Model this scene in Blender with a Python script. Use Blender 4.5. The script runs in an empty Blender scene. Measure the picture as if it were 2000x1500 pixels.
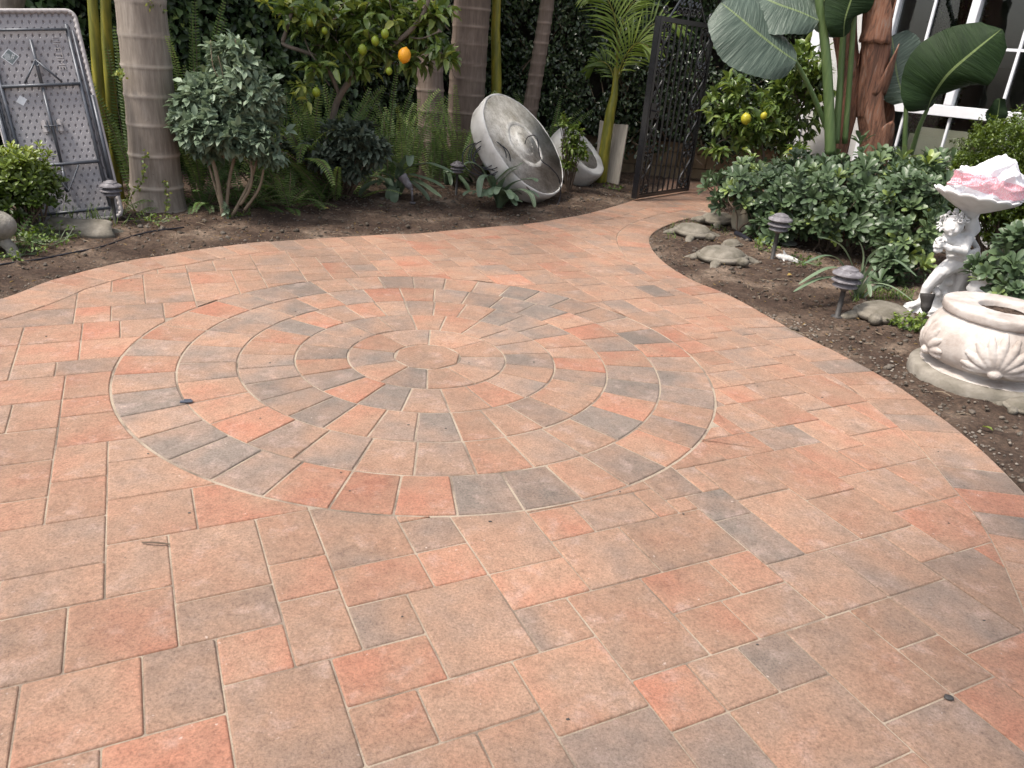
import bpy, bmesh, math, random
import numpy as np
from math import sin, cos, pi, radians, degrees, hypot, atan2, sqrt
from mathutils import Vector, Matrix, noise
scene = bpy.context.scene
# ------------------------------------------------------------------ camera
CAM_H = 1.5
F_PX = 1482.0; PITCH = radians(23.66); ROLL = radians(4.63)
_up0 = Vector((0, sin(PITCH), cos(PITCH))); _fw = Vector((0, cos(PITCH), -sin(PITCH)))
_rt = Vector((1, 0, 0)) * cos(ROLL) + _up0 * sin(ROLL)
_up = Vector((1, 0, 0)) * -sin(ROLL) + _up0 * cos(ROLL)
cam_data = bpy.data.cameras.new("camera"); cam = bpy.data.objects.new("camera", cam_data)
scene.collection.objects.link(cam)
m = Matrix.Identity(4)
for i in range(3):
    m[i][0] = _rt[i]; m[i][1] = _up[i]; m[i][2] = -_fw[i]
m[2][3] = CAM_H
cam.matrix_world = m
cam_data.sensor_width = 36; cam_data.lens = F_PX / 2000 * 36
cam_data.clip_start = 0.02; cam_data.clip_end = 500
scene.camera = cam
# ------------------------------------------------------------------ sky, sun, exposure
SUN_EL = radians(60); SUN_AZ = radians(-115)      # azimuth from +Y towards +X
world = bpy.data.worlds.new("World"); scene.world = world; world.use_nodes = True
wn = world.node_tree; wn.nodes.clear()
sky = wn.nodes.new('ShaderNodeTexSky'); sky.sky_type = 'NISHITA'; sky.sun_disc = False
sky.sun_elevation = SUN_EL; sky.sun_rotation = SUN_AZ; sky.air_density = 1.0; sky.dust_density = 4.0; sky.ozone_density = 1.0
bg = wn.nodes.new('ShaderNodeBackground'); bg.inputs[1].default_value = 0.15
wo = wn.nodes.new('ShaderNodeOutputWorld')
hsv = wn.nodes.new('ShaderNodeHueSaturation'); hsv.inputs['Saturation'].default_value = .45
wn.links.new(sky.outputs[0], hsv.inputs['Color']); wn.links.new(hsv.outputs[0], bg.inputs[0]); wn.links.new(bg.outputs[0], wo.inputs[0])
sun_d = bpy.data.lights.new("sun", 'SUN'); sun_d.energy = 2.3; sun_d.angle = radians(8); sun_d.color = (1.0, 0.92, 0.82)
sun = bpy.data.objects.new("sun", sun_d); scene.collection.objects.link(sun)
sdir = Vector((sin(SUN_AZ) * cos(SUN_EL), cos(SUN_AZ) * cos(SUN_EL), sin(SUN_EL)))
sun.rotation_euler = sdir.to_track_quat('Z', 'Y').to_euler()
scene.view_settings.view_transform = 'Standard'; scene.view_settings.look = 'None'
scene.view_settings.exposure = 1.0; scene.view_settings.gamma = 1.0
try: scene.view_settings.use_curve_mapping = False
except Exception: pass

# ------------------------------------------------------------------ placement helpers (photo pixel -> real point)
def ray(x, y):
    u = (x - 1000) / F_PX; v = -(y - 750) / F_PX
    return _rt * u + _up * v + _fw
def G(x, y, z=0.0):
    d = ray(x, y); t = (z - CAM_H) / d.z
    return Vector((0, 0, CAM_H)) + d * t
def W(x, y, Y):
    d = ray(x, y)
    return Vector((0, 0, CAM_H)) + d * (Y / d.y)
def ground_px(p):
    return W(p[0], p[1], p[2])
# ------------------------------------------------------------------ object helpers
def link(o):
    scene.collection.objects.link(o); return o
def setp(o, label=None, cat=None, group=None, kind=None):
    if label: o["label"] = label
    if cat: o["category"] = cat
    if group: o["group"] = group
    if kind: o["kind"] = kind
    return o
def thing(name, label, cat, loc=(0, 0, 0), group=None, rotz=0.0):
    o = bpy.data.objects.new(name, None); link(o); o.empty_display_size = 0.1
    o.location = loc; o.rotation_euler = (0, 0, rotz)
    return setp(o, label, cat, group)
class MB:
    def __init__(s): s.v = []; s.f = []; s.mi = []
    def add(s, v, f, mi=0):
        n = len(s.v); s.v.extend([tuple(p) for p in v]); s.f.extend([tuple(i + n for i in q) for q in f]); s.mi.extend([mi] * len(f))
    def xf(s, M):
        s.v = [tuple(M @ Vector(p)) for p in s.v]; return s
    def build(s, name, mats, parent=None, smooth=False, origin=None):
        me = bpy.data.meshes.new(name)
        if origin is not None:
            ox = Vector(origin); s.v = [tuple(Vector(p) - ox) for p in s.v]
        me.from_pydata(s.v, [], s.f)
        if not isinstance(mats, (list, tuple)): mats = [mats]
        for mt in mats: me.materials.append(mt)
        if len(mats) > 1: me.polygons.foreach_set('material_index', s.mi)
        if smooth: me.polygons.foreach_set('use_smooth', [True] * len(me.polygons))
        me.update()
        o = bpy.data.objects.new(name, me); link(o)
        if origin is not None: o.location = origin
        if parent is not None: o.parent = parent
        return o
def box(mb, c, s, M=None, mi=0, bev=0.0):
    x, y, z = [k / 2 for k in s]
    if bev > 0:
        bm = bmesh.new(); bmesh.ops.create_cube(bm, size=1)
        for v in bm.verts: v.co = Vector((v.co.x * s[0], v.co.y * s[1], v.co.z * s[2]))
        bmesh.ops.bevel(bm, geom=bm.edges[:], offset=bev, segments=2, affect='EDGES')
        vs = [v.co + Vector(c) for v in bm.verts]; bm.verts.index_update(); fs = [[v.index for v in f.verts] for f in bm.faces]; bm.free()
    else:
        vs = [Vector((c[0] + a * x, c[1] + b * y, c[2] + d * z)) for a in (-1, 1) for b in (-1, 1) for d in (-1, 1)]
        fs = [(0, 1, 3, 2), (4, 6, 7, 5), (0, 4, 5, 1), (2, 3, 7, 6), (0, 2, 6, 4), (1, 5, 7, 3)]
    if M is not None: vs = [M @ v for v in vs]
    mb.add(vs, fs, mi)
def tube(mb, pts, rad, n=8, cap=True, mi=0, flat=None):
    pts = [Vector(p) for p in pts]
    if not isinstance(rad, (list, tuple)): rad = [rad] * len(pts)
    vs = []; fs = []; prev = None
    for i, p in enumerate(pts):
        t = (pts[min(i + 1, len(pts) - 1)] - pts[max(i - 1, 0)])
        if t.length < 1e-9: t = Vector((0, 0, 1))
        t.normalize()
        if prev is None:
            a = Vector((0, 0, 1)) if abs(t.z) < 0.9 else Vector((1, 0, 0))
            s = t.cross(a).normalized()
        else:
            s = (prev - t * prev.dot(t))
            s = s.normalized() if s.length > 1e-6 else t.orthogonal().normalized()
        prev = s; b = t.cross(s)
        for k in range(n):
            a = 2 * pi * k / n
            vs.append(p + (s * cos(a) + b * sin(a)) * rad[i])
    for i in range(len(pts) - 1):
        for k in range(n):
            fs.append((i * n + k, i * n + (k + 1) % n, (i + 1) * n + (k + 1) % n, (i + 1) * n + k))
    if cap:
        fs.append(tuple(range(n - 1, -1, -1))); fs.append(tuple((len(pts) - 1) * n + k for k in range(n)))
    mb.add(vs, fs, mi)
def smooth_path(pts, sub=6):
    P = [Vector(p) for p in pts]; out = []
    for i in range(len(P) - 1):
        p0 = P[max(i - 1, 0)]; p1 = P[i]; p2 = P[i + 1]; p3 = P[min(i + 2, len(P) - 1)]
        for k in range(sub):
            t = k / sub
            out.append(0.5 * ((2 * p1) + (p2 - p0) * t + (2 * p0 - 5 * p1 + 4 * p2 - p3) * t * t + (3 * p1 - p0 - 3 * p2 + p3) * t ** 3))
    out.append(P[-1]); return out
def lerp_list(vals, n):
    return [float(x) for x in np.interp(np.linspace(0, len(vals) - 1, n), np.arange(len(vals)), vals)]
def lathe(mb, prof, n=48, M=None, fn=None, mi=0, closed_bottom=True, closed_top=True):
    vs = []; fs = []
    for j, (r, z) in enumerate(prof):
        for k in range(n):
            a = 2 * pi * k / n
            rr, zz = (r, z) if fn is None else fn(r, z, a, j)
            vs.append(Vector((rr * cos(a), rr * sin(a), zz)))
    for j in range(len(prof) - 1):
        for k in range(n):
            fs.append((j * n + k, j * n + (k + 1) % n, (j + 1) * n + (k + 1) % n, (j + 1) * n + k))
    if closed_bottom: fs.append(tuple(range(n - 1, -1, -1)))
    if closed_top: fs.append(tuple((len(prof) - 1) * n + k for k in range(n)))
    if M is not None: vs = [M @ v for v in vs]
    mb.add(vs, fs, mi)
_ICO = {}
def ico(mb, c, r, sub=2, M=None, mi=0, nz=0.0, seed=0):
    if sub not in _ICO:
        bm = bmesh.new(); bmesh.ops.create_icosphere(bm, subdivisions=sub, radius=1); bm.verts.index_update()
        _ICO[sub] = ([v.co.copy() for v in bm.verts], [tuple(v.index for v in f.verts) for f in bm.faces]); bm.free()
    if not isinstance(r, (tuple, list)): r = (r, r, r)
    vs = []
    for co in _ICO[sub][0]:
        p = Vector((co.x * r[0], co.y * r[1], co.z * r[2]))
        if nz: p *= 1 + nz * noise.noise(co * 1.7 + Vector((seed, seed * 2, 0)))
        if M is not None: p = M @ p
        vs.append(p + Vector(c))
    mb.add(vs, _ICO[sub][1], mi)
_tmp = bpy.data.scenes.new('workbench')
def remeshed(mb, name, mat, voxel, parent=None, smooth_it=3, origin=None, disp=None):
    o = mb.build(name + "_src", mat); scene.collection.objects.unlink(o); _tmp.collection.objects.link(o)
    r = o.modifiers.new('r', 'REMESH'); r.mode = 'VOXEL'; r.voxel_size = voxel; r.use_smooth_shade = True
    if smooth_it:
        s = o.modifiers.new('s', 'SMOOTH'); s.iterations = smooth_it; s.factor = 0.5
    dg = _tmp.view_layers[0].depsgraph; _tmp.view_layers[0].update(); dg = _tmp.view_layers[0].depsgraph; dg.update()
    me = bpy.data.meshes.new_from_object(o.evaluated_get(dg))
    old = o.data; bpy.data.objects.remove(o); bpy.data.meshes.remove(old)
    me.name = name
    if disp:
        ns_ = [v.normal.copy() for v in me.vertices]
        for v, n_ in zip(me.vertices, ns_): v.co = v.co + n_ * disp(v.co)
    if origin is not None:
        me.transform(Matrix.Translation(-Vector(origin)))
    if not me.materials: me.materials.append(mat)
    me.polygons.foreach_set('use_smooth', [True] * len(me.polygons))
    o2 = bpy.data.objects.new(name, me); link(o2)
    if origin is not None: o2.location = origin
    if parent is not None: o2.parent = parent
    return o2
def chain(mb, pts, rads, step=0.35, flat=(1, 1, 1)):
    pts = [Vector(p) for p in pts]
    for i in range(len(pts) - 1):
        L = (pts[i + 1] - pts[i]).length; n = max(2, int(L / (min(rads[i], rads[i + 1]) * step)) + 1)
        for k in range(n + 1):
            t = k / n; r = rads[i] * (1 - t) + rads[i + 1] * t
            ico(mb, pts[i].lerp(pts[i + 1], t), (r * flat[0], r * flat[1], r * flat[2]), 2 if r > .02 else 1)
# ------------------------------------------------------------------ leaf batches (numpy)
TPL = {}
def _t(name, v, f): TPL[name] = (np.array(v, float), f)
_t('hex', [(0, 0, 0), (0, 1, -.08), (.36, .3, .1), (.34, .7, .06), (-.36, .3, .1), (-.34, .7, .06)], [(0, 2, 3, 1), (0, 1, 5, 4)])
_t('oval', [(0, 0, 0), (0, .33, .0), (0, .7, -.03), (0, 1, -.14), (.42, .28, .11), (.36, .64, .07), (-.42, .28, .11), (-.36, .64, .07)],
   [(0, 4, 1), (4, 5, 2, 1), (5, 3, 2), (0, 1, 6), (6, 1, 2, 7), (7, 2, 3)])
_t('obov', [(0, 0, 0), (0, .4, .03), (0, .78, .0), (0, 1, -.07), (.2, .35, .07), (.5, .74, .07), (.25, .97, -.03), (-.2, .35, .07), (-.5, .74, .07), (-.25, .97, -.03)],
   [(0, 4, 1), (4, 5, 2, 1), (5, 6, 3, 2), (0, 1, 7), (7, 1, 2, 8), (8, 2, 3, 9)])
_t('lance', [(0, 0, 0), (0, .35, .06), (0, .7, .0), (0, 1, -.22), (.5, .3, .08), (.4, .68, .02), (-.5, .3, .08), (-.4, .68, .02)],
   [(0, 4, 1), (4, 5, 2, 1), (5, 3, 2), (0, 1, 6), (6, 1, 2, 7), (7, 2, 3)])
class Leaves:
    def __init__(s, tpl='hex'): s.t = tpl; s.P = []; s.D = []; s.N = []; s.L = []; s.Wd = []; s.T = []
    def add(s, p, d, n, L, w, tint):
        s.P.append(tuple(p)); s.D.append(tuple(d)); s.N.append(tuple(n)); s.L.append(L); s.Wd.append(w); s.T.append(tint)
    def addn(s, P, D, N, L, Wd, T):
        s.P += list(map(tuple, P)); s.D += list(map(tuple, D)); s.N += list(map(tuple, N)); s.L += list(L); s.Wd += list(Wd); s.T += list(T)
    def build(s, name, mat, parent=None):
        tv, tf = TPL[s.t]
        P = np.array(s.P); D = np.array(s.D); N = np.array(s.N); L = np.array(s.L); Wd = np.array(s.Wd); T = np.array(s.T)
        if len(P) == 0: return None
        D /= np.linalg.norm(D, axis=1)[:, None] + 1e-9
        S = np.cross(D, N); S /= np.linalg.norm(S, axis=1)[:, None] + 1e-9
        Z = np.cross(S, D)
        n = len(P); k = len(tv)
        V = (P[:, None, :] + tv[None, :, 0, None] * (Wd[:, None, None] * S[:, None, :]) + tv[None, :, 1, None] * (L[:, None, None] * D[:, None, :])
             + tv[None, :, 2, None] * (L[:, None, None] * Z[:, None, :])).reshape(-1, 3)
        loops = []; starts = []; tot = []
        base = np.arange(n) * k
        fl = [i for q in tf for i in q]; fc = [len(q) for q in tf]
        loopsv = (base[:, None] + np.array(fl)[None, :]).reshape(-1)
        totals = np.tile(np.array(fc), n); starts = np.concatenate([[0], np.cumsum(totals)[:-1]])
        me = bpy.data.meshes.new(name)
        me.vertices.add(n * k); me.vertices.foreach_set('co', V.reshape(-1).astype(np.float32))
        me.loops.add(len(loopsv)); me.loops.foreach_set('vertex_index', loopsv.astype(np.int32))
        me.polygons.add(len(totals)); me.polygons.foreach_set('loop_start', starts.astype(np.int32))
        try: me.polygons.foreach_set('loop_total', totals.astype(np.int32))
        except Exception: pass
        me.polygons.foreach_set('use_smooth', np.ones(len(totals), bool))
        at = me.attributes.new('tint', 'FLOAT', 'POINT'); at.data.foreach_set('value', np.repeat(T, k).astype(np.float32))
        me.materials.append(mat); me.update(calc_edges=True); me.validate()
        o = bpy.data.objects.new(name, me); link(o)
        if parent is not None: o.parent = parent
        return o
rng = np.random.default_rng(7)
def R_(a, b): return float(rng.uniform(a, b))
def unit(v):
    v = Vector(v); return v.normalized() if v.length > 1e-9 else Vector((0, 0, 1))
def rand_dir():
    v = rng.normal(size=3); return Vector(v).normalized()
# ------------------------------------------------------------------ materials
def _new(name):
    mt = bpy.data.materials.new(name); mt.use_nodes = True; nt = mt.node_tree; nt.nodes.clear()
    out = nt.nodes.new('ShaderNodeOutputMaterial'); b = nt.nodes.new('ShaderNodeBsdfPrincipled')
    nt.links.new(b.outputs[0], out.inputs[0]); return mt, nt, b, out
def _ramp(nt, fac, stops):
    r = nt.nodes.new('ShaderNodeValToRGB'); e = r.color_ramp.elements
    while len(e) > 1: e.remove(e[-1])
    for i, (p, c) in enumerate(stops):
        el = e[0] if i == 0 else e.new(p)
        el.position = p; el.color = (c[0], c[1], c[2], 1)
    nt.links.new(fac, r.inputs[0]); return r.outputs[0]
def _noise(nt, vec, scale, detail=5, rough=.55, dist=0.0):
    n = nt.nodes.new('ShaderNodeTexNoise'); n.inputs['Scale'].default_value = scale; n.inputs['Detail'].default_value = detail
    n.inputs['Roughness'].default_value = rough; n.inputs['Distortion'].default_value = dist
    if vec is not None: nt.links.new(vec, n.inputs['Vector'])
    return n.outputs['Fac']
def _math(nt, op, a, b=None, clamp=False):
    n = nt.nodes.new('ShaderNodeMath'); n.operation = op; n.use_clamp = clamp
    for i, v in enumerate((a, b)):
        if v is None: continue
        if isinstance(v, (int, float)): n.inputs[i].default_value = v
        else: nt.links.new(v, n.inputs[i])
    return n.outputs[0]
def _mix(nt, f, a, b):
    n = nt.nodes.new('ShaderNodeMix'); n.data_type = 'RGBA'
    for s, v in ((n.inputs[0], f), (n.inputs[6], a), (n.inputs[7], b)):
        if isinstance(v, (int, float)): s.default_value = v
        elif isinstance(v, tuple): s.default_value = (*v[:3], 1)
        else: nt.links.new(v, s)
    return n.outputs[2]
def _bump(nt, b, h, strength, dist):
    n = nt.nodes.new('ShaderNodeBump'); n.inputs['Strength'].default_value = strength; n.inputs['Distance'].default_value = dist
    nt.links.new(h, n.inputs['Height']); nt.links.new(n.outputs[0], b.inputs['Normal']); return n
def _spec(b, v):
    k = 'Specular IOR Level' if 'Specular IOR Level' in b.inputs else 'Specular'
    b.inputs[k].default_value = v
def pmat(name, stops, scale=8, rough=.7, bump=.3, bscale=60, bdist=.003, spec=.4, detail=6, metal=0, coat=0, dist=0.0, squash=None):
    mt, nt, b, out = _new(name)
    tc = nt.nodes.new('ShaderNodeTexCoord'); vec = tc.outputs['Object']
    if squash:
        mp = nt.nodes.new('ShaderNodeMapping'); mp.inputs['Scale'].default_value = squash; nt.links.new(vec, mp.inputs[0]); vec = mp.outputs[0]
    f = _noise(nt, vec, scale, detail, .6, dist)
    f = _math(nt, 'MULTIPLY_ADD', f, 1.8); nt.nodes[-1].inputs[2].default_value = -.4; nt.nodes[-1].use_clamp = True
    nt.links.new(_ramp(nt, f, stops), b.inputs['Base Color'])
    b.inputs['Roughness'].default_value = rough; _spec(b, spec); b.inputs['Metallic'].default_value = metal
    if bump: _bump(nt, b, _noise(nt, vec, bscale, 6, .6), bump, bdist)
    return mt
def leafmat(name, stops, rough=.42, spec=.5, trans=.25, tcol=None, nvar=.25):
    mt, nt, b, out = _new(name)
    at = nt.nodes.new('ShaderNodeAttribute'); at.attribute_name = 'tint'
    tc = nt.nodes.new('ShaderNodeTexCoord')
    nz = _noise(nt, tc.outputs['Object'], 35, 3)
    f = _math(nt, 'ADD', at.outputs['Fac'], _math(nt, 'MULTIPLY', _math(nt, 'SUBTRACT', nz, .5), nvar), True)
    col = _ramp(nt, f, stops); nt.links.new(col, b.inputs['Base Color'])
    b.inputs['Roughness'].default_value = rough; _spec(b, spec)
    tr = nt.nodes.new('ShaderNodeBsdfTranslucent'); mx = nt.nodes.new('ShaderNodeMixShader'); mx.inputs[0].default_value = trans
    hs = nt.nodes.new('ShaderNodeHueSaturation'); hs.inputs['Value'].default_value = 1.6; hs.inputs['Saturation'].default_value = 1.15; hs.inputs['Hue'].default_value = .485
    nt.links.new(col, hs.inputs['Color']); nt.links.new(hs.outputs[0], tr.inputs[0])
    nt.links.new(b.outputs[0], mx.inputs[1]); nt.links.new(tr.outputs[0], mx.inputs[2]); nt.links.new(mx.outputs[0], out.inputs[0])
    return mt
# ================================================================== PATIO
U = .0893; TH = radians(27.0); OA = -.40557; OB = -.42120; cT, sT = cos(TH), sin(TH)
CX, CY, CR = -.4541, 3.6997, 1.485
def g2w(a, b):       # paver grid -> world
    A = (a + OA) * U; B = (b + OB) * U
    return (A * cT + B * sT, A * sT - B * cT)
def g2(px, py): p = G(px, py); return (p.x, p.y)
def catmull(P, step=.02):
    out = []
    for i in range(len(P) - 1):
        p0 = np.array(P[max(i - 1, 0)]); p1 = np.array(P[i]); p2 = np.array(P[i + 1]); p3 = np.array(P[min(i + 2, len(P) - 1)])
        n = max(2, int(np.linalg.norm(p2 - p1) / step))
        for k in range(n):
            t = k / n
            out.append(0.5 * ((2 * p1) + (p2 - p0) * t + (2 * p0 - 5 * p1 + 4 * p2 - p3) * t * t + (3 * p1 - p0 - 3 * p2 + p3) * t ** 3))
    out.append(np.array(P[-1])); return out
leftPx = [(80, 553), (122, 541), (174, 527), (222, 515), (272, 505), (318, 499), (362, 491), (409, 484), (456, 478), (500, 473), (545, 470), (591, 467),
          (675, 462), (780, 456), (805, 456), (945, 444), (1029, 437), (1092, 427), (1155, 415), (1204, 401), (1235, 391)]
LE = [(-3.35, -3.0), (-3.4, 0.5), (-3.3, 2.5), (-3.12, 3.4), g2(0, 583)] + [g2(*p) for p in leftPx] + [(1.75, 10.2), (1.95, 11.15)]
rightPx = [(1410, 364), (1400, 410), (1330, 430), (1285, 448), (1268, 470), (1290, 505), (1350, 545), (1433, 580), (1550, 645), (1640, 690), (1740, 745), (1840, 815), (1920, 880), (2000, 960)]
RE = [(3.9, 11.15), (3.15, 10.5)] + [g2(*p) for p in rightPx[:]] + [(2.10, 2.4), (1.98, 1.95), (1.78, 1.4), (1.55, .8), (1.4, 0.0), (1.4, -3.0)]
LEc = catmull(LE); REc = catmull(RE)
outline = np.array(LEc + REc)               # counter-wise loop of the patio
def offset_curve(C, d, side):
    C = np.array(C); T = np.gradient(C, axis=0); T /= np.linalg.norm(T, axis=1)[:, None]
    N = np.stack([T[:, 1], -T[:, 0]], 1) * side
    return C + N * d
BW = 3.3 * U
def bwid(C): return BW
LI = offset_curve(LEc, bwid(LEc), 1); RI = offset_curve(REc, bwid(REc), 1)
inner = np.concatenate([LI, RI])
def area2(p): p = np.array(p); x, y = p[:, 0], p[:, 1]; return .5 * np.sum(x * np.roll(y, -1) - y * np.roll(x, -1))
def inside_poly(pts, poly):
    pts = np.atleast_2d(pts); x = pts[:, 0]; y = pts[:, 1]; c = np.zeros(len(pts), bool)
    X = poly[:, 0]; Y = poly[:, 1]; X2 = np.roll(X, -1); Y2 = np.roll(Y, -1)
    for i in range(len(X)):
        if Y[i] == Y2[i]: continue
        m_ = ((Y[i] > y) != (Y2[i] > y)) & (x < (X2[i] - X[i]) * (y - Y[i]) / (Y2[i] - Y[i]) + X[i])
        c ^= m_
    return c
def clip(poly, infn, bnd):
    pts = []
    n = len(poly)
    for i in range(n):
        a = np.array(poly[i]); b = np.array(poly[(i + 1) % n]); k = max(1, int(np.linalg.norm(b - a) / .008))
        for j in range(k): pts.append((a + (b - a) * j / k, j == 0))
    P = np.array([p[0] for p in pts]); I = infn(P)
    if I.all(): return poly
    if not I.any(): return None
    m_ = len(P); s = [i for i in range(m_) if I[i] and not I[i - 1]][0]
    out = []; i = 0
    while i < m_:
        k = (s + i) % m_
        if I[k]:
            if not I[k - 1]: out.append(('b', (P[k] + P[k - 1]) / 2))
            if pts[k][1]: out.append(('c', P[k]))
            if not I[(k + 1) % m_]: out.append(('e', (P[k] + P[(k + 1) % m_]) / 2))
        i += 1
    res = []
    L = len(out); B = bnd; nb = len(B)
    for i in range(L):
        t, p = out[i]; res.append(p)
        if t == 'e':
            q = out[(i + 1) % L][1]
            i0 = int(np.argmin(((B - p) ** 2).sum(1))); i1 = int(np.argmin(((B - q) ** 2).sum(1)))
            dlt = i1 - i0
            if dlt > nb / 2: dlt -= nb
            if dlt < -nb / 2: dlt += nb
            st = 1 if dlt > 0 else -1
            for k in range(st, dlt, st * 2 if abs(dlt) > 4 else st): res.append(B[(i0 + k) % nb])
    # drop near-duplicates
    o = []
    for p in res:
        if not o or np.linalg.norm(np.array(p) - o[-1]) > .004: o.append(np.array(p))
    if len(o) > 2 and np.linalg.norm(o[0] - o[-1]) < .004: o.pop()
    return o if len(o) > 2 and abs(area2(o)) > .0016 else None
def inset(poly, d):
    n = len(poly); out = []
    for i in range(n):
        a, b, c = poly[i - 1], poly[i], poly[(i + 1) % n]
        e1 = b - a; e2 = c - b; e1 = e1 / (np.linalg.norm(e1) + 1e-9); e2 = e2 / (np.linalg.norm(e2) + 1e-9)
        n1 = np.array([-e1[1], e1[0]]); n2 = np.array([-e2[1], e2[0]]); k = 1 + n1 @ n2
        out.append(b + d * (n1 + n2) / max(k, .35))
    return out
def round_corners(poly, r):
    n = len(poly)
    if n > 6: return poly
    out = []
    for i in range(n):
        a, b, c = poly[i - 1], poly[i], poly[(i + 1) % n]
        u = (a - b) / np.linalg.norm(a - b); v = (c - b) / np.linalg.norm(c - b)
        p, q = b + u * r, b + v * r
        out += [p, (p + q) / 4 + b / 2, q]
    return out
PV = {'v': [], 'f': [], 'c': []}
hintlist = {}
prng = random.Random(3)
def add_paver(poly, cls=None, gap=.0022, rc=.007):
    poly = [np.array(p, float) for p in poly]
    if area2(poly) < 0: poly = poly[::-1]
    A = inset(poly, gap)
    if area2(A) < .001: return
    A = round_corners(A, rc)
    Bp = inset(A, .0025); Cp = inset(A, .0055)
    cx = sum(p[0] for p in A) / len(A); cy = sum(p[1] for p in A) / len(A)
    if cls is None:
        best = None
        for (hx, hy), c in hintlist.items():
            if (hx - cx) ** 2 + (hy - cy) ** 2 < .04 and inside_poly([(hx, hy)], np.array(poly))[0]: best = c
        cls = best
    if cls is None:
        d = hypot(cx - CX, cy - CY)
        cls = prng.choice([.3, .42, .5, .52, .55, .58, .62, .8, .48, .46])
    h = prng.uniform(-.0012, .0012); tx = prng.uniform(-.006, .006); ty = prng.uniform(-.006, .006)
    n = len(A); o = len(PV['v'])
    for ring, z in ((A, -.03), (A, -.0045), (Bp, -.0013), (Cp, 0.0)):
        for p in ring: PV['v'].append((p[0], p[1], z + h + (p[0] - cx) * tx + (p[1] - cy) * ty))
    inC = hypot(cx - CX, cy - CY) < CR
    col = (prng.random(), (.44 + (cls - .5) * .85) if inC else .5 + (cls - .5) * .78, prng.random(), 1)
    for k in range(3):
        for i in range(n):
            j = (i + 1) % n
            PV['f'].append((o + k * n + i, o + k * n + j, o + (k + 1) * n + j, o + (k + 1) * n + i)); PV['c'].append(col)
    PV['f'].append(tuple(o + 3 * n + i for i in range(n))); PV['c'].append(col)
zA = lambda x, y: (x * .32, 560 + y * .32)
z3 = lambda x, y: (200 + .61 * x, 520 + .61 * y)
R_c, O_c, G_c, M_c, T_c = .97, .78, .04, .28, .5
for x, y, c in [(130,320,R_c),(150,262,M_c),(200,215,O_c),(260,170,T_c),(340,135,R_c),(430,105,M_c),(560,80,M_c),(680,75,G_c),(830,55,T_c),(930,50,M_c),(1045,52,M_c),(1140,60,O_c),(1240,75,M_c),(1340,85,G_c),(1440,100,G_c),(1520,125,M_c),(1600,155,M_c),(1740,225,G_c),(1820,265,R_c),(1820,315,.4),(1850,360,M_c),(1850,430,.2),(1820,500,M_c),(1700,560,O_c),(1640,625,M_c),(1520,660,.6),(1380,700,.2),(1230,720,.08),(1050,720,R_c),(850,720,.9),(680,700,R_c),(500,670,.2),(370,600,.15),(260,555,G_c),(180,500,.4),(110,440,G_c),(150,375,.45),
    (540,500,R_c),(400,440,O_c),(350,390,O_c),(320,340,M_c),(340,285,M_c),(360,235,T_c),(440,185,.2),(540,150,M_c),(650,130,M_c),(720,115,O_c),(800,95,M_c),(910,90,R_c),(1015,92,O_c),(1120,95,M_c),(1220,105,M_c),(1320,125,G_c),(1420,150,G_c),(1500,170,O_c),(1580,210,R_c),(1640,270,M_c),(1690,340,G_c),(1700,390,G_c),(1690,430,R_c),(1620,490,G_c),(1530,535,.55),(1400,590,T_c),(1250,610,O_c),(1080,615,M_c),(900,600,.6),(740,580,M_c),(590,560,.4),
    (540,335,M_c),(530,285,M_c),(540,225,O_c),(620,190,G_c),(700,160,R_c),(810,140,O_c),(910,125,T_c),(1020,130,M_c),(1130,135,O_c),(1240,155,G_c),(1340,175,M_c),(1420,210,M_c),(1490,250,.8),(1530,295,R_c),(1540,350,.2),(1520,395,.6),(1440,435,.6),(1360,480,M_c),(1220,510,.6),(1060,515,G_c),(900,505,.35),(750,480,G_c),(620,440,M_c),(560,385,M_c),
    (700,235,M_c),(690,290,M_c),(720,335,O_c),(790,385,R_c),(910,415,G_c),(1040,430,.35),(1190,430,.6),(1290,395,O_c),(1370,350,.6),(1370,300,.15),(1330,250,M_c),(1280,215,M_c),(1180,190,O_c),(1090,180,O_c),(980,175,M_c),(880,190,M_c),(780,205,M_c),
    (880,250,O_c),(860,300,M_c),(970,350,.15),(1130,350,.6),(1200,300,M_c),(1190,245,M_c),(1100,225,.65),(1000,225,.4)]:
    hintlist[g2(*z3(x, y))] = c
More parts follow.
